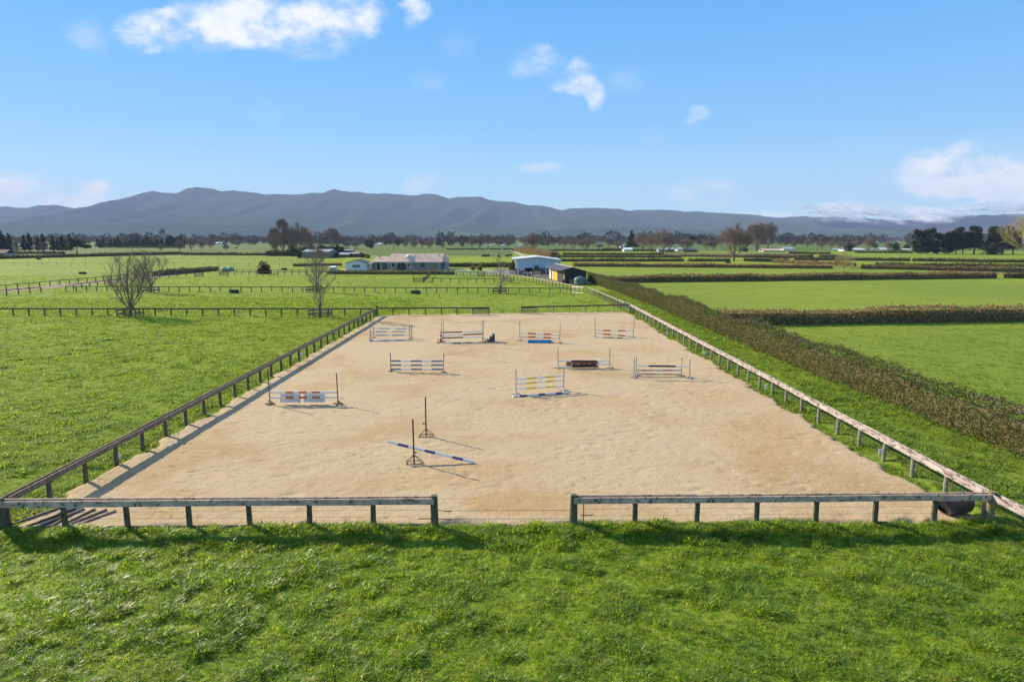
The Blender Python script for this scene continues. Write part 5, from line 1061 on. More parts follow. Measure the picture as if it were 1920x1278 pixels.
# grey barn
Yb = 314.; h = thing('barn', 'grey green corrugated barn with pale roof half behind the bare tree', 'barn', (px(567,Yb), Yb, 0))
def Zb(v): return P(960, v, Yb)[1]
x0, x1 = P(567,480,Yb)[0], P(614,480,Yb)[0]; n_ = 9
for k in range(n_): wallbox(h, 'wall_panel', M_gbarn, x0+(x1-x0)*k/n_+.012, x0+(x1-x0)*(k+1)/n_-.012, Yb, Yb+.1, 0, Zb(472.2))
wallbox(h, 'wall', M_gbarn, x0+.02, x1+1.0, Yb+.11, Yb+9, 0, Zb(472.2)-.03)
prism(h, 'roof', M_roofg, [(x0-.3,Yb-.3,Zb(472.2)),(x1+.6,Yb-.3,Zb(472.2)),(x1+1.9,Yb+5,Zb(468)+.0),(x0+.6,Yb+5,Zb(468)+.0)], [(x0-.3,Yb-.3,Zb(472.2)+.15),(x1+.6,Yb-.3,Zb(472.2)+.15),(x1+1.9,Yb+5,Zb(468)+.15),(x0+.6,Yb+5,Zb(468)+.15)])
prism(h, 'gable_wall', M_gbarn, [(x1+1.0,Yb+.12,0),(x1+1.6,Yb+5,0),(x1+2.6,Yb+9.,0),(x1+1.02,Yb+9.,0)], [(x1+1.0,Yb+.12,Zb(472.2)-.01),(x1+1.6,Yb+5,Zb(468.2)),(x1+2.6,Yb+9.,Zb(472.2)-.01),(x1+1.02,Yb+9.,Zb(472.2)-.01)])
def shed(label, u0, u1, vt, ve, vb, Y, wm, rm, depth=4, name='shed', cat='shed', nwin=0, wing=None):
    h = thing(name, label, cat, (P(u0,vb,Y)[0], Y, 0)); x0, x1 = P(u0,vb,Y)[0], P(u1,vb,Y)[0]; z0 = min(0, P(960,vb,Y)[1]); ze, zt = P(960,ve,Y)[1], P(960,vt,Y)[1]
    wallbox(h, 'wall', wm, x0, x1, Y, Y+depth, 0, ze); o = .03*(x1-x0)
    prism(h, 'roof', rm, [(x0-o,Y-.4,ze),(x1+o,Y-.4,ze),(x1+o*.2,Y+depth/2,zt),(x0+o*.2,Y+depth/2,zt),(x0-o,Y+depth+.4,ze),(x1+o,Y+depth+.4,ze)][:4], [(x0-o,Y-.4,ze+.15),(x1+o,Y-.4,ze+.15),(x1+o*.2,Y+depth/2,zt+.15),(x0+o*.2,Y+depth/2,zt+.15)])
    prism(h, 'roof', rm, [(x0+o*.2,Y+depth/2+.01,zt),(x1+o*.2,Y+depth/2+.01,zt),(x1+o,Y+depth+.4,ze),(x0-o,Y+depth+.4,ze)], [(x0+o*.2,Y+depth/2+.01,zt+.15),(x1+o*.2,Y+depth/2+.01,zt+.15),(x1+o,Y+depth+.4,ze+.15),(x0-o,Y+depth+.4,ze+.15)])
    for k in range(nwin): 
        wx = x0+(x1-x0)*(k+.5)/nwin; ww = min(1.6, (x1-x0)/nwin*.3); m = MB(); m.bx(wx-ww/2, wx+ww/2, Y-.05, Y-.003, ze*.4, ze*.8); m.build('window', M_gl, h)
    return h
shed('small upright shed with pale flat roof behind the rusty sheds', 645, 662, 468, 469.5, 476, 370, M_woodd, M_roofg, 4)
shed('low rusty roofed sheds, left one', 634, 655, 474, 477.6, 482.5, 325, M_woodd, M_roofg, 5); shed('low rusty roofed sheds, right one with reddish roof', 655.3, 673, 472.8, 476.4, 482.5, 327, M_woodd, M_rroof, 6)
shed('little lean-to with grey roof behind the grey barn', 575, 594, 462, 466, 472, 420, M_woodd, M_roofg, 5)
shed('low white vehicle canopy beside the cottage', 618, 629, 499.8, 501.6, 505, 190, M_roofg, M_white, 3)
shed('grey cottage with pale roof at the far left edge', -14, 10.5, 468.5, 475, 481, 355, M_roofg, M_woodd, 8, 'cottage', 'cottage', 2)
# far farm buildings
for args in [('white farmhouse left of the bare clump', 1170, 1186, 464.8, 468, 472.4, 470, M_white, M_white, 8, 3), ('pale shed under the bare clump with an open front', 1235, 1247, 465.8, 467.5, 473.4, 440, M_roofg, M_roofg, 8, 1), ('long low grey roof right of the open fronted shed', 1247.5, 1264, 464.5, 468, 472.6, 460, M_brick, M_roofg, 8, 2),
   ('small white gabled house behind the bare tree', 1270, 1281, 464, 467.5, 471.5, 500, M_white, M_roofg, 7, 1), ('dark low shed near the little pine', 1283, 1308, 467, 469.5, 474, 455, M_woodd, M_dkroof, 7, 0), ('wide pale roofed building behind the dark hedge', 1431, 1465, 467, 470, 474, 455, M_roofg, M_beige, 9, 3),
   ('white house with grey roof right of the tall bare trees', 1469, 1490, 463.8, 467, 471.5, 520, M_white, M_roofg, 9, 3), ('small white house left of the long white building', 1562, 1579, 466, 468, 471, 560, M_white, M_roofg, 7, 2), ('long white farm building with pale roof', 1584, 1622, 465.6, 468.5, 472.8, 480, M_white, M_wroof, 10, 5),
   ('white shed right of the long farm building', 1632, 1646, 466, 468.4, 471.8, 540, M_white, M_roofg, 7, 2), ('white cottage among the farm sheds at the right', 1650, 1664, 464.8, 468, 471.4, 560, M_white, M_wroof, 7, 2), ('long low white shed ending at the dark evergreens', 1676, 1710, 466.5, 468.4, 471.4, 560, M_white, M_wroof, 9, 4),
   ('small white roof above the cottage in the far distance', 704, 715, 456, 457.4, 459.5, 1000, M_white, M_wroof, 14, 0), ('white roofs in the far left distance', 397, 416, 454.2, 456, 459, 1000, M_white, M_wroof, 14, 0), ('tiny white house left of the big brown tree', 972, 979, 458, 460.5, 463.5, 700, M_white, M_roofg, 8, 1),
   ('tiny white house far left of the big brown tree', 938, 945, 459, 461, 463.5, 720, M_white, M_roofg, 8, 1), ('tiny pale shed near the far cattle', 913, 924, 459.5, 461, 463.6, 720, M_cream, M_roofg, 8, 1), ('white gable beside the spruce', 1164, 1171, 458.5, 461, 466, 600, M_white, M_wroof, 8, 1)]:
    shed(args[0], *args[1:9], depth=args[9], name='farm_building', cat='farm building', nwin=args[10])
# big white shed
Ys = 174.; h = thing('farm_shed', 'large pale blue steel shed with white low pitched roof and dark doorway', 'shed', (px(968,Ys), Ys, 0))
def Zs(v): return P(960, v, Ys)[1]
x0, x1, xm = P(967.5,500,Ys)[0], P(1051,500,Ys)[0], P(1007.5,500,Ys)[0]; zl, zr, zm = Zs(486.6), Zs(488), Zs(482.3)
xd0, xd1, zd = P(983.5,500,Ys)[0], P(999.5,500,Ys)[0], Zs(502)
def gz(x): return zl+(zm-zl)*(x-x0)/(xm-x0) if x < xm else zm+(zr-zm)*(x-xm)/(x1-xm)
n_ = 14; xsn = sorted(set([x0+(x1-x0)*k/n_ for k in range(n_+1)]+[xd0, xd1, xm]))
for a, b in zip(xsn[:-1], xsn[1:]):
    zb_ = zd if (a >= xd0-.01 and b <= xd1+.01) else 0
    a2, b2 = a+.006, b-.006; prism(h, 'wall_panel', M_wshed, [(a2,Ys,zb_),(b2,Ys,zb_),(b2,Ys+.1,zb_),(a2,Ys+.1,zb_)], [(a2,Ys,gz(a2)),(b2,Ys,gz(b2)),(b2,Ys+.1,gz(b2)),(a2,Ys+.1,gz(a2))])
wallbox(h, 'side_wall', M_wshed, x0, x0+.1, Ys+.11, Ys+14, 0, zl-.02); wallbox(h, 'side_wall', M_wshed, x1-.1, x1, Ys+.11, Ys+14, 0, zr-.02); wallbox(h, 'back_wall', M_wshed, x0+.11, x1-.11, Ys+13.9, Ys+14, 0, zr-.05)
prism(h, 'roof', M_wroof, [(xm,Ys-.5,zm),(x0-1.0,Ys-.5,zl-.12),(x0-1.0,Ys+14.3,zl-.12),(xm,Ys+14.3,zm)], [(xm,Ys-.5,zm+.2),(x0-1.0,Ys-.5,zl+.16),(x0-1.0,Ys+14.3,zl+.16),(xm,Ys+14.3,zm+.2)])
prism(h, 'roof', M_wroof, [(xm+.003,Ys-.5,zm),(x1+.3,Ys-.5,zr-.02),(x1+.3,Ys+14.3,zr-.02),(xm+.003,Ys+14.3,zm)], [(xm+.003,Ys-.5,zm+.2),(x1+.3,Ys-.5,zr+.14),(x1+.3,Ys+14.3,zr+.14),(xm+.003,Ys+14.3,zm+.2)])
for x in (xd0, xd1): m = MB(); m.box((x, Ys-.05, zd/2), (.12,.08,zd)); m.build('door_frame', M_white, h)
m = MB(); m.box(((xd0+xd1)/2, Ys-.05, zd+.06), (xd1-xd0+.12,.08,.12)); m.build('door_frame', M_white, h)
wallbox(h, 'bench', M_woodd, xd0+.3, xd1-.3, Ys+3, Ys+4, 0, .9)
m = MB(); m.box((P(972,500,Ys)[0], Ys-.05, 1.3), (.25,.08,2.4)); m.build('downpipe', M_white, h)
m = MB(); m.box((P(973,500,Ys)[0]+.25, Ys-.03, 1.0), (.2,.05,.4)); m.build('meter_box', M_dark, h)
m = MB(); m.tube((P(1022,500,Ys)[0], Ys+3, zm-.3), (P(1022,500,Ys)[0], Ys+3, zm+1.8), .04, n=6); m.bar((P(1022,500,Ys)[0]-.1, Ys+3, zm+1.3), (P(1022,500,Ys)[0]+.9, Ys+3, zm+1.1), .04, .04); m.build('aerial', M_galv, h)
# black stable
ca_ = Vector(G(1059, 532.4)[:2]+(0,)); cb2 = Vector(G(1099, 530.8)[:2]+(0,)); ax = (cb2-ca_).normalized(); ay_ = Vector((-ax.y, ax.x, 0)); cfar = Vector(G(1030, 522)[:2]+(0,)); Ld = 17.
ay_ = (cfar-ca_).normalized(); Ld = (cfar-ca_).length; Wd_ = (cb2-ca_).length
h = thing('stable', 'black timber stable with yellow door and dark gabled roof', 'stable', ca_)
def q(a, b, z): v = ca_+ax*a+ay_*b; return (v.x, v.y, z)
zl, zm, zr = 2.75, 3.1, 2.3; xm = Wd_*.33; th = .1
prism(h, 'gable_wall', M_blkw, [q(0,0,0), q(Wd_,0,0), q(Wd_,0,zr), q(xm,0,zm), q(0,0,zl)][::-1], [q(0,th,0), q(Wd_,th,0), q(Wd_,th,zr), q(xm,th,zm), q(0,th,zl)][::-1])
def side(b0, b1, z0, z1, mat, nm='side_wall', out=0.): prism(h, nm, mat, [q(-out,b0,z0), q(-out+th,b0,z0), q(-out+th,b1,z0), q(-out,b1,z0)], [q(-out,b0,z1), q(-out+th,b0,z1), q(-out+th,b1,z1), q(-out,b1,z1)])
L_ = Ld; f = lambda t_: t_*L_
side(th+.01, f(.02), 0, zl-.05, M_blkw); side(f(.02)+.01, f(.135), 2.35, zl-.05, M_blkw); side(f(.135)+.01, f(.42), 0, zl-.05, M_blkw); side(f(.42)+.01, f(.72), 0, 2.45, M_blkw)
side(f(.42), f(.72), .1, 2.3, M_yel, 'door', .12); side(f(.72)+.01, f(.80), 0, 2.5, M_cream); side(f(.80)+.01, f(.88), 2.1, 2.5, M_cream); side(f(.88)+.01, L_, 0, 2.5, M_cream)
wallm = MB(); wallm.add([q(th+.01, th, 0), q(Wd_-.02, th, 0), q(Wd_-.02, L_, 0), q(1.6, L_, 0)], [(0,1,2,3)]); wallm.build('stable_floor', M_conc, h)
prism(h, 'back_wall', M_blkw, [q(Wd_-th,th,0), q(Wd_,th,0), q(Wd_,L_,0), q(Wd_-th,L_,0)], [q(Wd_-th,th,zr-.05), q(Wd_,th,zr-.05), q(Wd_,L_,zr-.05), q(Wd_-th,L_,zr-.05)])
o = .5; sl_l, sl_r = (zm-zl)/xm, (zm-zr)/(Wd_-xm); ovl = 1.1
prism(h, 'roof', M_dkroof, [q(xm,-.3,zm+.02), q(-ovl,-.3,zl-ovl*sl_l+.02), q(-ovl,L_+.4,zl-ovl*sl_l+.02), q(xm,L_+.4,zm+.02)], [q(xm,-.3,zm+.12), q(-ovl,-.3,zl-ovl*sl_l+.12), q(-ovl,L_+.4,zl-ovl*sl_l+.12), q(xm,L_+.4,zm+.12)])
prism(h, 'roof', M_dkroof, [q(xm+.004,-.3,zm+.02), q(Wd_+.7,-.3,zr-.7*sl_r+.02), q(Wd_+.7,L_+.4,zr-.7*sl_r+.02), q(xm+.004,L_+.4,zm+.02)], [q(xm+.004,-.3,zm+.12), q(Wd_+.7,-.3,zr-.7*sl_r+.12), q(Wd_+.7,L_+.4,zr-.7*sl_r+.12), q(xm+.004,L_+.4,zm+.12)])
m = MB(); m.bar(q(xm,-.33,zm+.16), q(xm,L_+.42,zm+.16), .28, .05); m.build('ridge_flashing', M_trim, h)
m = MB(); m.tube(q(Wd_+.75,-.35,zr-.35), q(Wd_+.75,L_,zr-.35), .07, n=6); m.build('gutter', M_black, h)
# green water tank beside the stable
X, Y, _ = G(1087.5, 534); t = thing('water_tank', 'round green water tank in front of the black stable', 'water tank', (X, Y, 0)); R_ = 1.17
m = MB(); m.lathe([(R_,0),(R_,.3),(R_*1.02,.33),(R_,.36),(R_,.8),(R_*1.02,.83),(R_,.86),(R_,1.15),(R_*.97,1.25),(R_*.7,1.48),(R_*.3,1.62),(.02,1.66)], 28, (X, Y, 0)); m.build('shell', M_tank, t, smooth=True)
m = MB(); m.lathe([(.22,1.6),(.22,1.7),(.02,1.72)], 12, (X+.2, Y-.1, 0)); m.build('lid', M_tank, t)
X, Y, _ = G(1071, 533); t = thing('pallet', 'brown wooden pallet leaning beside the green tank', 'pallet', (X, Y, 0))
for k in range(5): m = MB(); m.bar((X-.33, Y, .15+k*.2), (X+.33, Y+.02, .13+k*.2), .03, .1); m.build('slat', M_rroof, t)
for s in (-.28, .28): m = MB(); m.box((X+s, Y+.05, .5), (.06,.05,1.0)); m.build('bearer', M_wood, t)
pa, pb = G(1076,533), G(1108,533.5); t = panel((pa[0], pa[1]-.4), (pb[0], pb[1]-.3), 'low weathered rail in front of the green tank', .95, 2)
X, Y, _ = G(1103, 533.2); t = thing('concrete_trough', 'small grey concrete trough right of the green tank', 'trough', (X, Y, 0)); m = MB(); m.bx(X-.5, X+.5, Y, Y+.5, 0, .4); m.build('tub', M_conc, t); m = MB(); m.bx(X-.42, X+.42, Y+.08, Y+.42, .401, .42); m.build('water_surface', M_water, t)
for (u0, u1, vt, vb, lab) in [(415.5,427,501,508.5,'pale green tank in the left paddocks, left one'), (427.5,439,500,508,'pale green tank in the left paddocks, right one')]:
    xa, Y, _ = G(u0, vb); xb = G(u1, vb)[0]; t = thing('water_tank', lab, 'water tank', (xa, Y, 0), 0); H_ = zat(vt, Y); c = ((xa+xb)/2, Y, 0); r_ = (xb-xa)/2-.03
    m = MB(); m.lathe([(r_,0),(r_,H_*.8),(r_*.8,H_*.93),(.02,H_)], 20, c); m.build('shell', M_tankp, t, smooth=True); m = MB(); m.lathe([(.2,H_*.97),(.2,H_+.08),(.02,H_+.1)], 10, c); m.build('lid', M_tankp, t)
# yard rails and machines
def yardrails(us, v0, v1, lab, H=1.3, nr=4):
    pts = [G(u, v0+(v1-v0)*(u-us[0])/(us[-1]-us[0]))[:2] for u in us]; fence(lab, pts, 'batten', M_woodd, M_woodd, rails=[(k+1)/nr for k in range(nr)], H=H, bays=1, rh=.13, name='yard_rails', group='stock yard rails by the shed')
yardrails([957,962,967.5], 514, 514.5, 'dark yard rails left of the shed door, on the gravel', 1.2, 3)
yardrails([968,973,980], 514.5, 515.5, 'weathered yard rails by the shed wall', 1.1, 3)
yardrails([997,1003,1009,1015,1021,1027,1031], 512, 514, 'far row of dark yard rails in front of the shed', 1.4, 4)
yardrails([1002,1008,1014], 519, 521, 'near row of dark yard rails, left part', 1.3, 4); yardrails([1014.5,1020,1026], 518.5, 518, 'near row of dark yard rails, right part', 1.2, 4)
fence('white gate post row by the gravel yard entrance', [G(996.5,517)[:2], G(997.5,519)[:2]], 'farend', M_trim, M_postp, ends={1: ('farend', M_postp)}, name='gate_posts', group=None)
def quad(u, v, lab, body, trailer=False):
    X, Y, _ = G(u, v); t = thing('quad_bike' if not trailer else 'farm_trailer', lab, 'quad bike' if not trailer else 'trailer', (X, Y, 0), 0)
    if not trailer:
        m = MB(); m.box((X, Y, .68), (1.3,.5,.2)); m.box((X+.1, Y, .83), (.6,.34,.14)); m.build('body', body, t)
        m = MB(); m.box((X-.48, Y, .82), (.4,.95,.06)); m.box((X+.5, Y, .82), (.45,.95,.06)); m.build('mudguard', body, t)
        m = MB(); m.bar((X-.3,Y,.8), (X-.2,Y,1.05), .06, .06); m.bar((X-.2,Y-.36,1.05), (X-.2,Y+.36,1.05), .04, .04); m.build('handlebar', M_black, t)
    else:
        m = MB(); m.bx(X-.95, X+.95, Y-.6, Y+.6, .5, .56); m.build('deck', M_roofg, t)
        for (a, b, c_, d_) in ((-.95,.95,-.6,-.55),(-.95,.95,.55,.6),(-.95,-.9,-.54,.54),(.9,.95,-.54,.54)): m = MB(); m.bx(X+a, X+b, Y+c_, Y+d_, .57, .85); m.build('side_board', M_roofg, t)
        m = MB(); m.bar((X-.95,Y,.52), (X-1.6,Y,.45), .08, .08); m.build('drawbar', M_galv, t)
    for sx2, sy2 in ((-.48,-.4),(-.48,.4),(.5,-.4),(.5,.4)): 
        m = MB(); yy = Y+sy2*1.3; m.tube((X+sx2, yy-.1, .3), (X+sx2, yy+.1, .3), .3, n=12); m.build('wheel', M_black, t)
quad(978.5, 515.5, 'dark quad bike parked left of the shed doorway', M_black); quad(983, 514, 'red quad bike parked by the shed doorway', M_red); quad(989, 517, 'grey farm trailer parked in front of the shed doorway', None, True)
X, Y, _ = G(1009, 513.5); t = thing('tractor', 'pale green tractor parked behind the yard rails', 'tractor', (X, Y, 0))
m = MB(); m.box((X+.9, Y, 1.0), (1.5,.8,.6)); m.build('bonnet', M_tank, t); m = MB(); m.box((X-.4, Y, .9), (1.1,1.2,.6)); m.build('body', M_tank, t); m = MB(); m.box((X-.4, Y, 1.65), (1.0,1.15,.85)); m.build('cab_glass', M_gl, t); m = MB(); m.box((X-.4, Y, 2.13), (1.2,1.3,.1)); m.build('cab_roof', M_tankp, t)
for (a, r_) in ((-.6,.7),(1.2,.45)):
    for s in (-.75,.75): m = MB(); m.tube((X+a, Y+s-.15, r_), (X+a, Y+s+.15, r_), r_, n=16); m.build('wheel', M_black, t)
# power poles
for (u, vb, vt, lab) in [(873,469.5,454,'pale power pole beside the far cattle'),(738,470,447,'thin dark pole above the house roof'),(307,464,447,'power pole in the conifer row'),(1533,471,458,'thin power pole left of the white farm buildings')]:
    X, Y, _ = G(u, vb); H_ = zat(vt, Y); t = thing('power_pole', lab, 'power pole', (X, Y, 0)); m = MB(); m.tube((X,Y,0), (X,Y,H_), .2, .14, n=7); m.build('pole', M_galv if u == 873 else M_woodd, t); m = MB(); m.bar((X-1,Y,H_-.5), (X+1,Y,H_-.5), .12, .12); m.build('crossarm', M_woodd, t)
# ------------------------------------------------------------------ cattle
M_cow = pmat('black_cow_hide', (.018,.016,.015), (.03,.025,.022), 2, .8); M_cowp = pmat('pale_cow_hide', (.5,.45,.38), (.4,.35,.28), 2, .8); M_cowb = pmat('brown_cow_hide', (.11,.05,.03), (.08,.04,.025), 2, .8)
def cow_mesh(graze):
    m = MB(); n = 10
    prof = [(-1.05,.95,.10,.14),(-1.0,1.0,.26,.3),(-.7,1.02,.3,.38),(-.2,.98,.34,.4),(.3,.98,.31,.4),(.62,1.05,.25,.36),(.85,1.15,.16,.25)]
    hd = [(1.05,1.05,.13,.19),(1.25,.75,.11,.15),(1.35,.45,.11,.13),(1.42,.25,.09,.1),(1.5,.08,.06,.07)] if graze else [(1.05,1.3,.13,.19),(1.25,1.42,.12,.16),(1.45,1.38,.11,.14),(1.62,1.28,.08,.09),(1.7,1.25,.05,.06)]
    pr = prof+hd; vs = [(x, ry*math.cos(2*PI*i/n), z+rz_*math.sin(2*PI*i/n)) for (x, z, ry, rz_) in pr for i in range(n)]
    m.add(vs, [(j*n+i, (j+1)*n+i, (j+1)*n+(i+1) % n, j*n+(i+1) % n) for j in range(len(pr)-1) for i in range(n)]+[tuple(range(n)), tuple(range((len(pr)-1)*n+n-1, (len(pr)-1)*n-1, -1))])
    for x in (-.8,.6):
        for y in (-.17,.17):
            m.tube((x, y, .85), (x-(.06 if x < 0 else 0), y, .42), .12, .06, 7); m.tube((x-(.06 if x < 0 else 0), y, .42), (x, y, 0), .055, .05, 7)
    m.tube((-1.05,0,1.05), (-1.15,0,.4), .03, .02, 5); hx_, _, hz_ = (1.2, 0, .95) if graze else (1.3, 0, 1.52)
    for s in (-1, 1): m.tube((hx_, s*.1, hz_), (hx_-.05, s*.26, hz_+.02), .045, .02, 5)
    return m.mesh('cow_body')
CM = [cow_mesh(True), cow_mesh(False)]
def cow(u, v, lab, mat, k, rz, group):
    X, Y, _ = G(u, v); o = bpy.data.objects.new('cow', CM[k % 2]); COL.objects.link(o); o.location = (X, Y, 0); o.rotation_euler = (0,0,rz); me = CM[k % 2]
    if not me.materials: me.materials.append(mat)
    o.material_slots[0].link = 'OBJECT'; o.material_slots[0].material = mat; tag(o, lab, 'cow', group); o.scale = (1, 1, 1)
gN = 'cattle in the paddock behind the house'
for k, (u, v, lab, mt) in enumerate([(907,483,'leftmost black cow behind the house, brownish back',M_cowb),(912,483,'black cow second from the left',M_cow),(916,482.6,'black cow in front of the pale one',M_cow),(924,483,'pale cow standing among the black ones',M_cowp),(934.5,483.5,'black cow between the pale one and the pair',M_cow),(951,483,'left cow of the black pair near the shed',M_cow),(956.5,482,'right cow of the black pair near the shed',M_cow)]): cow(u, v, lab, mt, k, [0.2,3.0,.1,2.8,1.2,.4,3.3][k], gN)
cow(688, 482.5, 'black cow lying low beside the cottage roof', M_cow, 0, .1, gN)
rd = random.Random(4)
for u in list(range(839, 880, 4))+list(range(881, 899, 4))+[902,906,914,921,925,929,934,938,945,948,953,958,962,970,975,984]:
    cow(u+rd.uniform(-1, 1), 469+rd.uniform(-.5, .5), 'one of the black cattle of the far herd on the green field', M_cow, rd.randrange(2), rd.uniform(-.5, .5)+(PI if rd.random() < .5 else 0), 'far herd of black cattle')
cow(443, 467, 'single dark cow in the far left field', M_cow, 1, .3, None)

# ------------------------------------------------------------------ grass tufts, instanced on points
def tuft(name, nb, h, r, wd, seed, mat, bend=.5):
    rng = np.random.default_rng(seed); Vs = []; Fs = []; o = 0
    for i in range(nb):
        a = rng.uniform(0, 2*PI); rr = r*math.sqrt(rng.random()); p = np.array([math.cos(a)*rr, math.sin(a)*rr, -.02]); L_ = h*rng.uniform(.55, 1.15)
        da = a+rng.normal()*.8; d = np.array([math.cos(da), math.sin(da), 0])*bend*rng.uniform(.3, 1.3); s = np.array([-math.sin(da), math.cos(da), 0])*wd*rng.uniform(.7, 1.3)
        m1 = p+(d*.35+np.array([0,0,.75]))*L_*.7; tp = p+(d*1.1+np.array([0,0,.85-.25*rng.random()]))*L_
        Vs += [p-s, p+s, m1+s*.8, m1-s*.8, tp]; Fs += [(o, o+1, o+2, o+3), (o+3, o+2, o+4)]; o += 5
    me = bpy.data.meshes.new(name); me.from_pydata([tuple(v) for v in Vs], [], Fs); me.materials.append(mat); ob = bpy.data.objects.new(name, me); return ob
def scatter(name, label, X, Y, Zc, scl, variants, cat='grass', seed=0, parent=None):
    rng = np.random.default_rng(seed); N = len(X); me = bpy.data.meshes.new(name); me.vertices.add(N); me.vertices.foreach_set('co', np.stack([X, Y, Zc], 1).astype(np.float32).ravel())
    a1 = me.attributes.new('scl', 'FLOAT', 'POINT'); a1.data.foreach_set('value', scl.astype(np.float32)); a2 = me.attributes.new('rot', 'FLOAT_VECTOR', 'POINT')
    R_ = np.stack([rng.normal(0, .12, N), rng.normal(0, .12, N), rng.uniform(0, 2*PI, N)], 1).astype(np.float32); a2.data.foreach_set('vector', R_.ravel()); me.update()
    ob = bpy.data.objects.new(name, me); COL.objects.link(ob); ng = bpy.data.node_groups.new(name, 'GeometryNodeTree'); ng.interface.new_socket('Geometry', in_out='INPUT', socket_type='NodeSocketGeometry'); ng.interface.new_socket('Geometry', in_out='OUTPUT', socket_type='NodeSocketGeometry')
    gi = ng.nodes.new('NodeGroupInput'); go = ng.nodes.new('NodeGroupOutput'); jn = ng.nodes.new('GeometryNodeJoinGeometry')
    sc = ng.nodes.new('GeometryNodeInputNamedAttribute'); sc.data_type = 'FLOAT'; sc.inputs[0].default_value = 'scl'; ro = ng.nodes.new('GeometryNodeInputNamedAttribute'); ro.data_type = 'FLOAT_VECTOR'; ro.inputs[0].default_value = 'rot'
    for k, vob in enumerate(variants):
        oi = ng.nodes.new('GeometryNodeObjectInfo'); oi.inputs['Object'].default_value = vob; ip = ng.nodes.new('GeometryNodeInstanceOnPoints')
        idx = ng.nodes.new('GeometryNodeInputIndex'); md = ng.nodes.new('FunctionNodeCompare'); md.data_type = 'INT'; md.operation = 'EQUAL'; mm = ng.nodes.new('ShaderNodeMath'); mm.operation = 'MODULO'; mm.inputs[1].default_value = len(variants)
        ng.links.new(idx.outputs[0], mm.inputs[0]); cp = ng.nodes.new('ShaderNodeMath'); cp.operation = 'COMPARE'; cp.inputs[1].default_value = k; cp.inputs[2].default_value = .1; ng.links.new(mm.outputs[0], cp.inputs[0]); ng.nodes.remove(md)
        ng.links.new(gi.outputs[0], ip.inputs['Points']); ng.links.new(cp.outputs[0], ip.inputs['Selection']); ng.links.new(oi.outputs['Geometry'], ip.inputs['Instance'])
        ng.links.new(ro.outputs['Attribute'], ip.inputs['Rotation']); ng.links.new(sc.outputs['Attribute'], ip.inputs['Scale']); ng.links.new(ip.outputs[0], jn.inputs[0])
    ng.links.new(jn.outputs[0], go.inputs[0]); md_ = ob.modifiers.new('scatter', 'NODES'); md_.node_group = ng
    return tag(ob, label, cat, kind='stuff')
TV = [tuft('grass_tuft', 14, .20, .10, .013, 1, M_tuft, .8), tuft('grass_tuft', 14, .16, .12, .014, 2, M_tuft, 1.2), tuft('grass_tuft', 13, .24, .09, .012, 3, M_tuftd, .7), tuft('grass_tuft', 16, .13, .13, .015, 4, M_tuft, 1.4)]
TF = [tuft('coarse_tuft', 12, .13, .2, .02, 11, M_tuftf, .8), tuft('coarse_tuft', 12, .11, .22, .02, 12, M_tuftf, 1.1), tuft('coarse_tuft', 10, .15, .16, .018, 13, M_tuftf, .7)]
rng = np.random.default_rng(77)
def clump(X, Y): return np.clip(.5+2.0*(fbm(X*1.9, Y*1.9, 201, 3)-.38)+.7*(fbm(X*.3, Y*.3, 205, 2)-.5), .42, 2.1)
# foreground
N = 95000; Y = rng.uniform(9.5, 20.7, N); X = rng.uniform(-1, 1, N)*(Y*.80+1.5); ok = ~in_sand(X, Y, .0) & (Y < YF(X)+.12+(X > 15)*3)
X, Y = X[ok], Y[ok]; cl = clump(X, Y); edge = np.exp(-((Y-YF(X)+.35)/.55)**2)*(.25+.8*vn(X*.8, Y*0, 8))
scatter('foreground_grass', 'thick tufted green grass in front of the arena', X, Y, ground_z(X, Y), (cl*.78+edge*.5)*rng.uniform(.75, 1.3, len(X)), TV, seed=1)
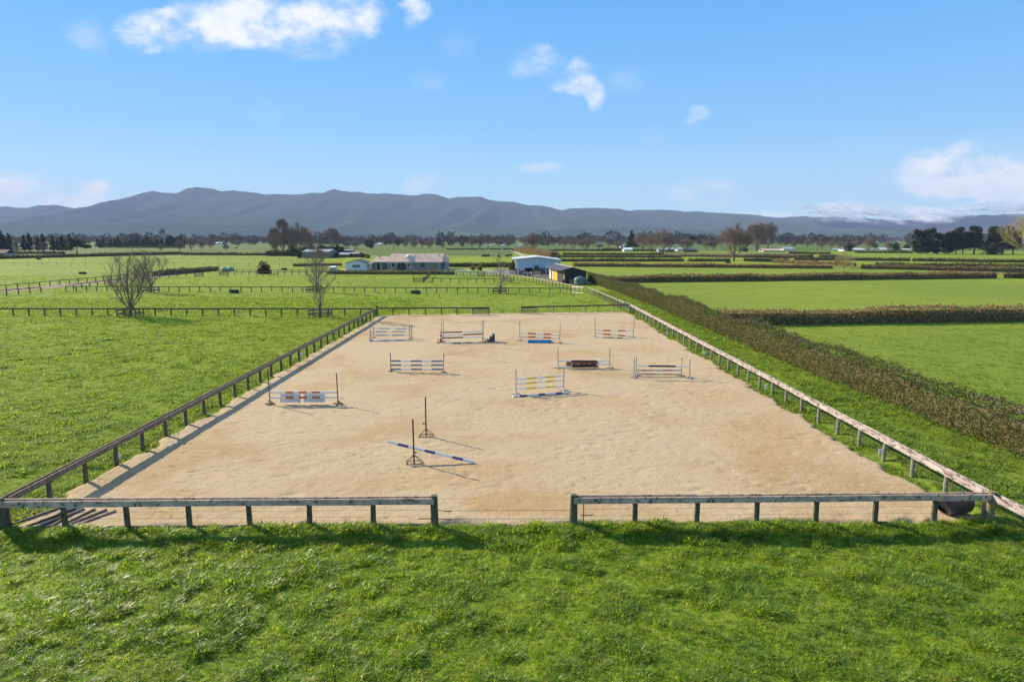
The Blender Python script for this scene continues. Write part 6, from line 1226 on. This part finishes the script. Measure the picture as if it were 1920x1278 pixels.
# left field
N = 62000; Y = 17+(rng.random(N)**1.25)*85; X = -13-rng.random(N)*(Y*.8+2-13); ok = (X < XL(Y)+1.3) & ~in_sand(X, Y, .03) & (X > -Y*.8-2) | (Y > YB(X)+.4) & (X < -13)
X, Y = X[ok], Y[ok]; sc = (.75+.011*(Y-17)); scatter('left_paddock_grass', 'uneven green pasture left of the arena', X, Y, ground_z(X, Y), clump(X, Y)*sc*rng.uniform(.7, 1.3, len(X)), TF, seed=2)
# strip right of the arena
N = 34000; Y = 15+(rng.random(N)**1.5)*100; X = rng.uniform(13.5, 20.6, N); ok = ((X > XR(Y)-1.5) & ~in_sand(X, Y, .03)) & (X < 20.8-(Y-26)*.028) & (Y > YF(X))
X, Y = X[ok], Y[ok]; scatter('verge_grass', 'rank grass strip between the right fence and the long hedge', X, Y, ground_z(X, Y), clump(X, Y)*(.9+.009*(Y-15))*rng.uniform(.7, 1.3, len(X)), TF, seed=3)
# middle paddock beyond the arena
N = 26000; Y = 80+(rng.random(N)**1.1)*85; X = rng.uniform(-1, 1, N)*Y*.8; ok = ~in_sand(X, Y, .03) & (Y > YB(X)-1.) & (X < 17-(Y-80)*.03)
X, Y = X[ok], Y[ok]; scatter('middle_paddock_grass', 'green pasture of the middle paddocks beyond the arena', X, Y, ground_z(X, Y), clump(X, Y)*1.7*rng.uniform(.6, 1.2, len(X)), TF, seed=4)
# right hedge paddock, short mown
N = 20000; Y = 24+(rng.random(N)**1.2)*50; X = 20+rng.random(N)*(Y*.8-18); ok = X > 22.3-(Y-26)*.03
X, Y = X[ok], Y[ok]; scatter('right_paddock_grass', 'short bright grass in the paddock behind the long hedge', X, Y, X*0, clump(X, Y)*.85*rng.uniform(.5, 1.1, len(X)), TF, seed=5)
# weeds on the sand
N = 1500; Y = 20.4+(rng.random(N)**1.3)*40; X = rng.uniform(-15, 14, N); w_ = fbm(X*.35, Y*.35, 301, 3)+np.exp(-(Y-20.3)/1.0)*.35+np.exp(-(X+15)/1.2)*.12; ok = (w_ > .60) & in_sand(X, Y)
X, Y = X[ok], Y[ok]; scatter('sand_weeds', 'small green weeds dotted over the sand', X, Y, sand_z(X, Y)-.01, rng.uniform(.18, .55, len(X)), [TV[1], TV[3]], 'weeds', 6)
print('OBJECTS', len(bpy.data.objects))
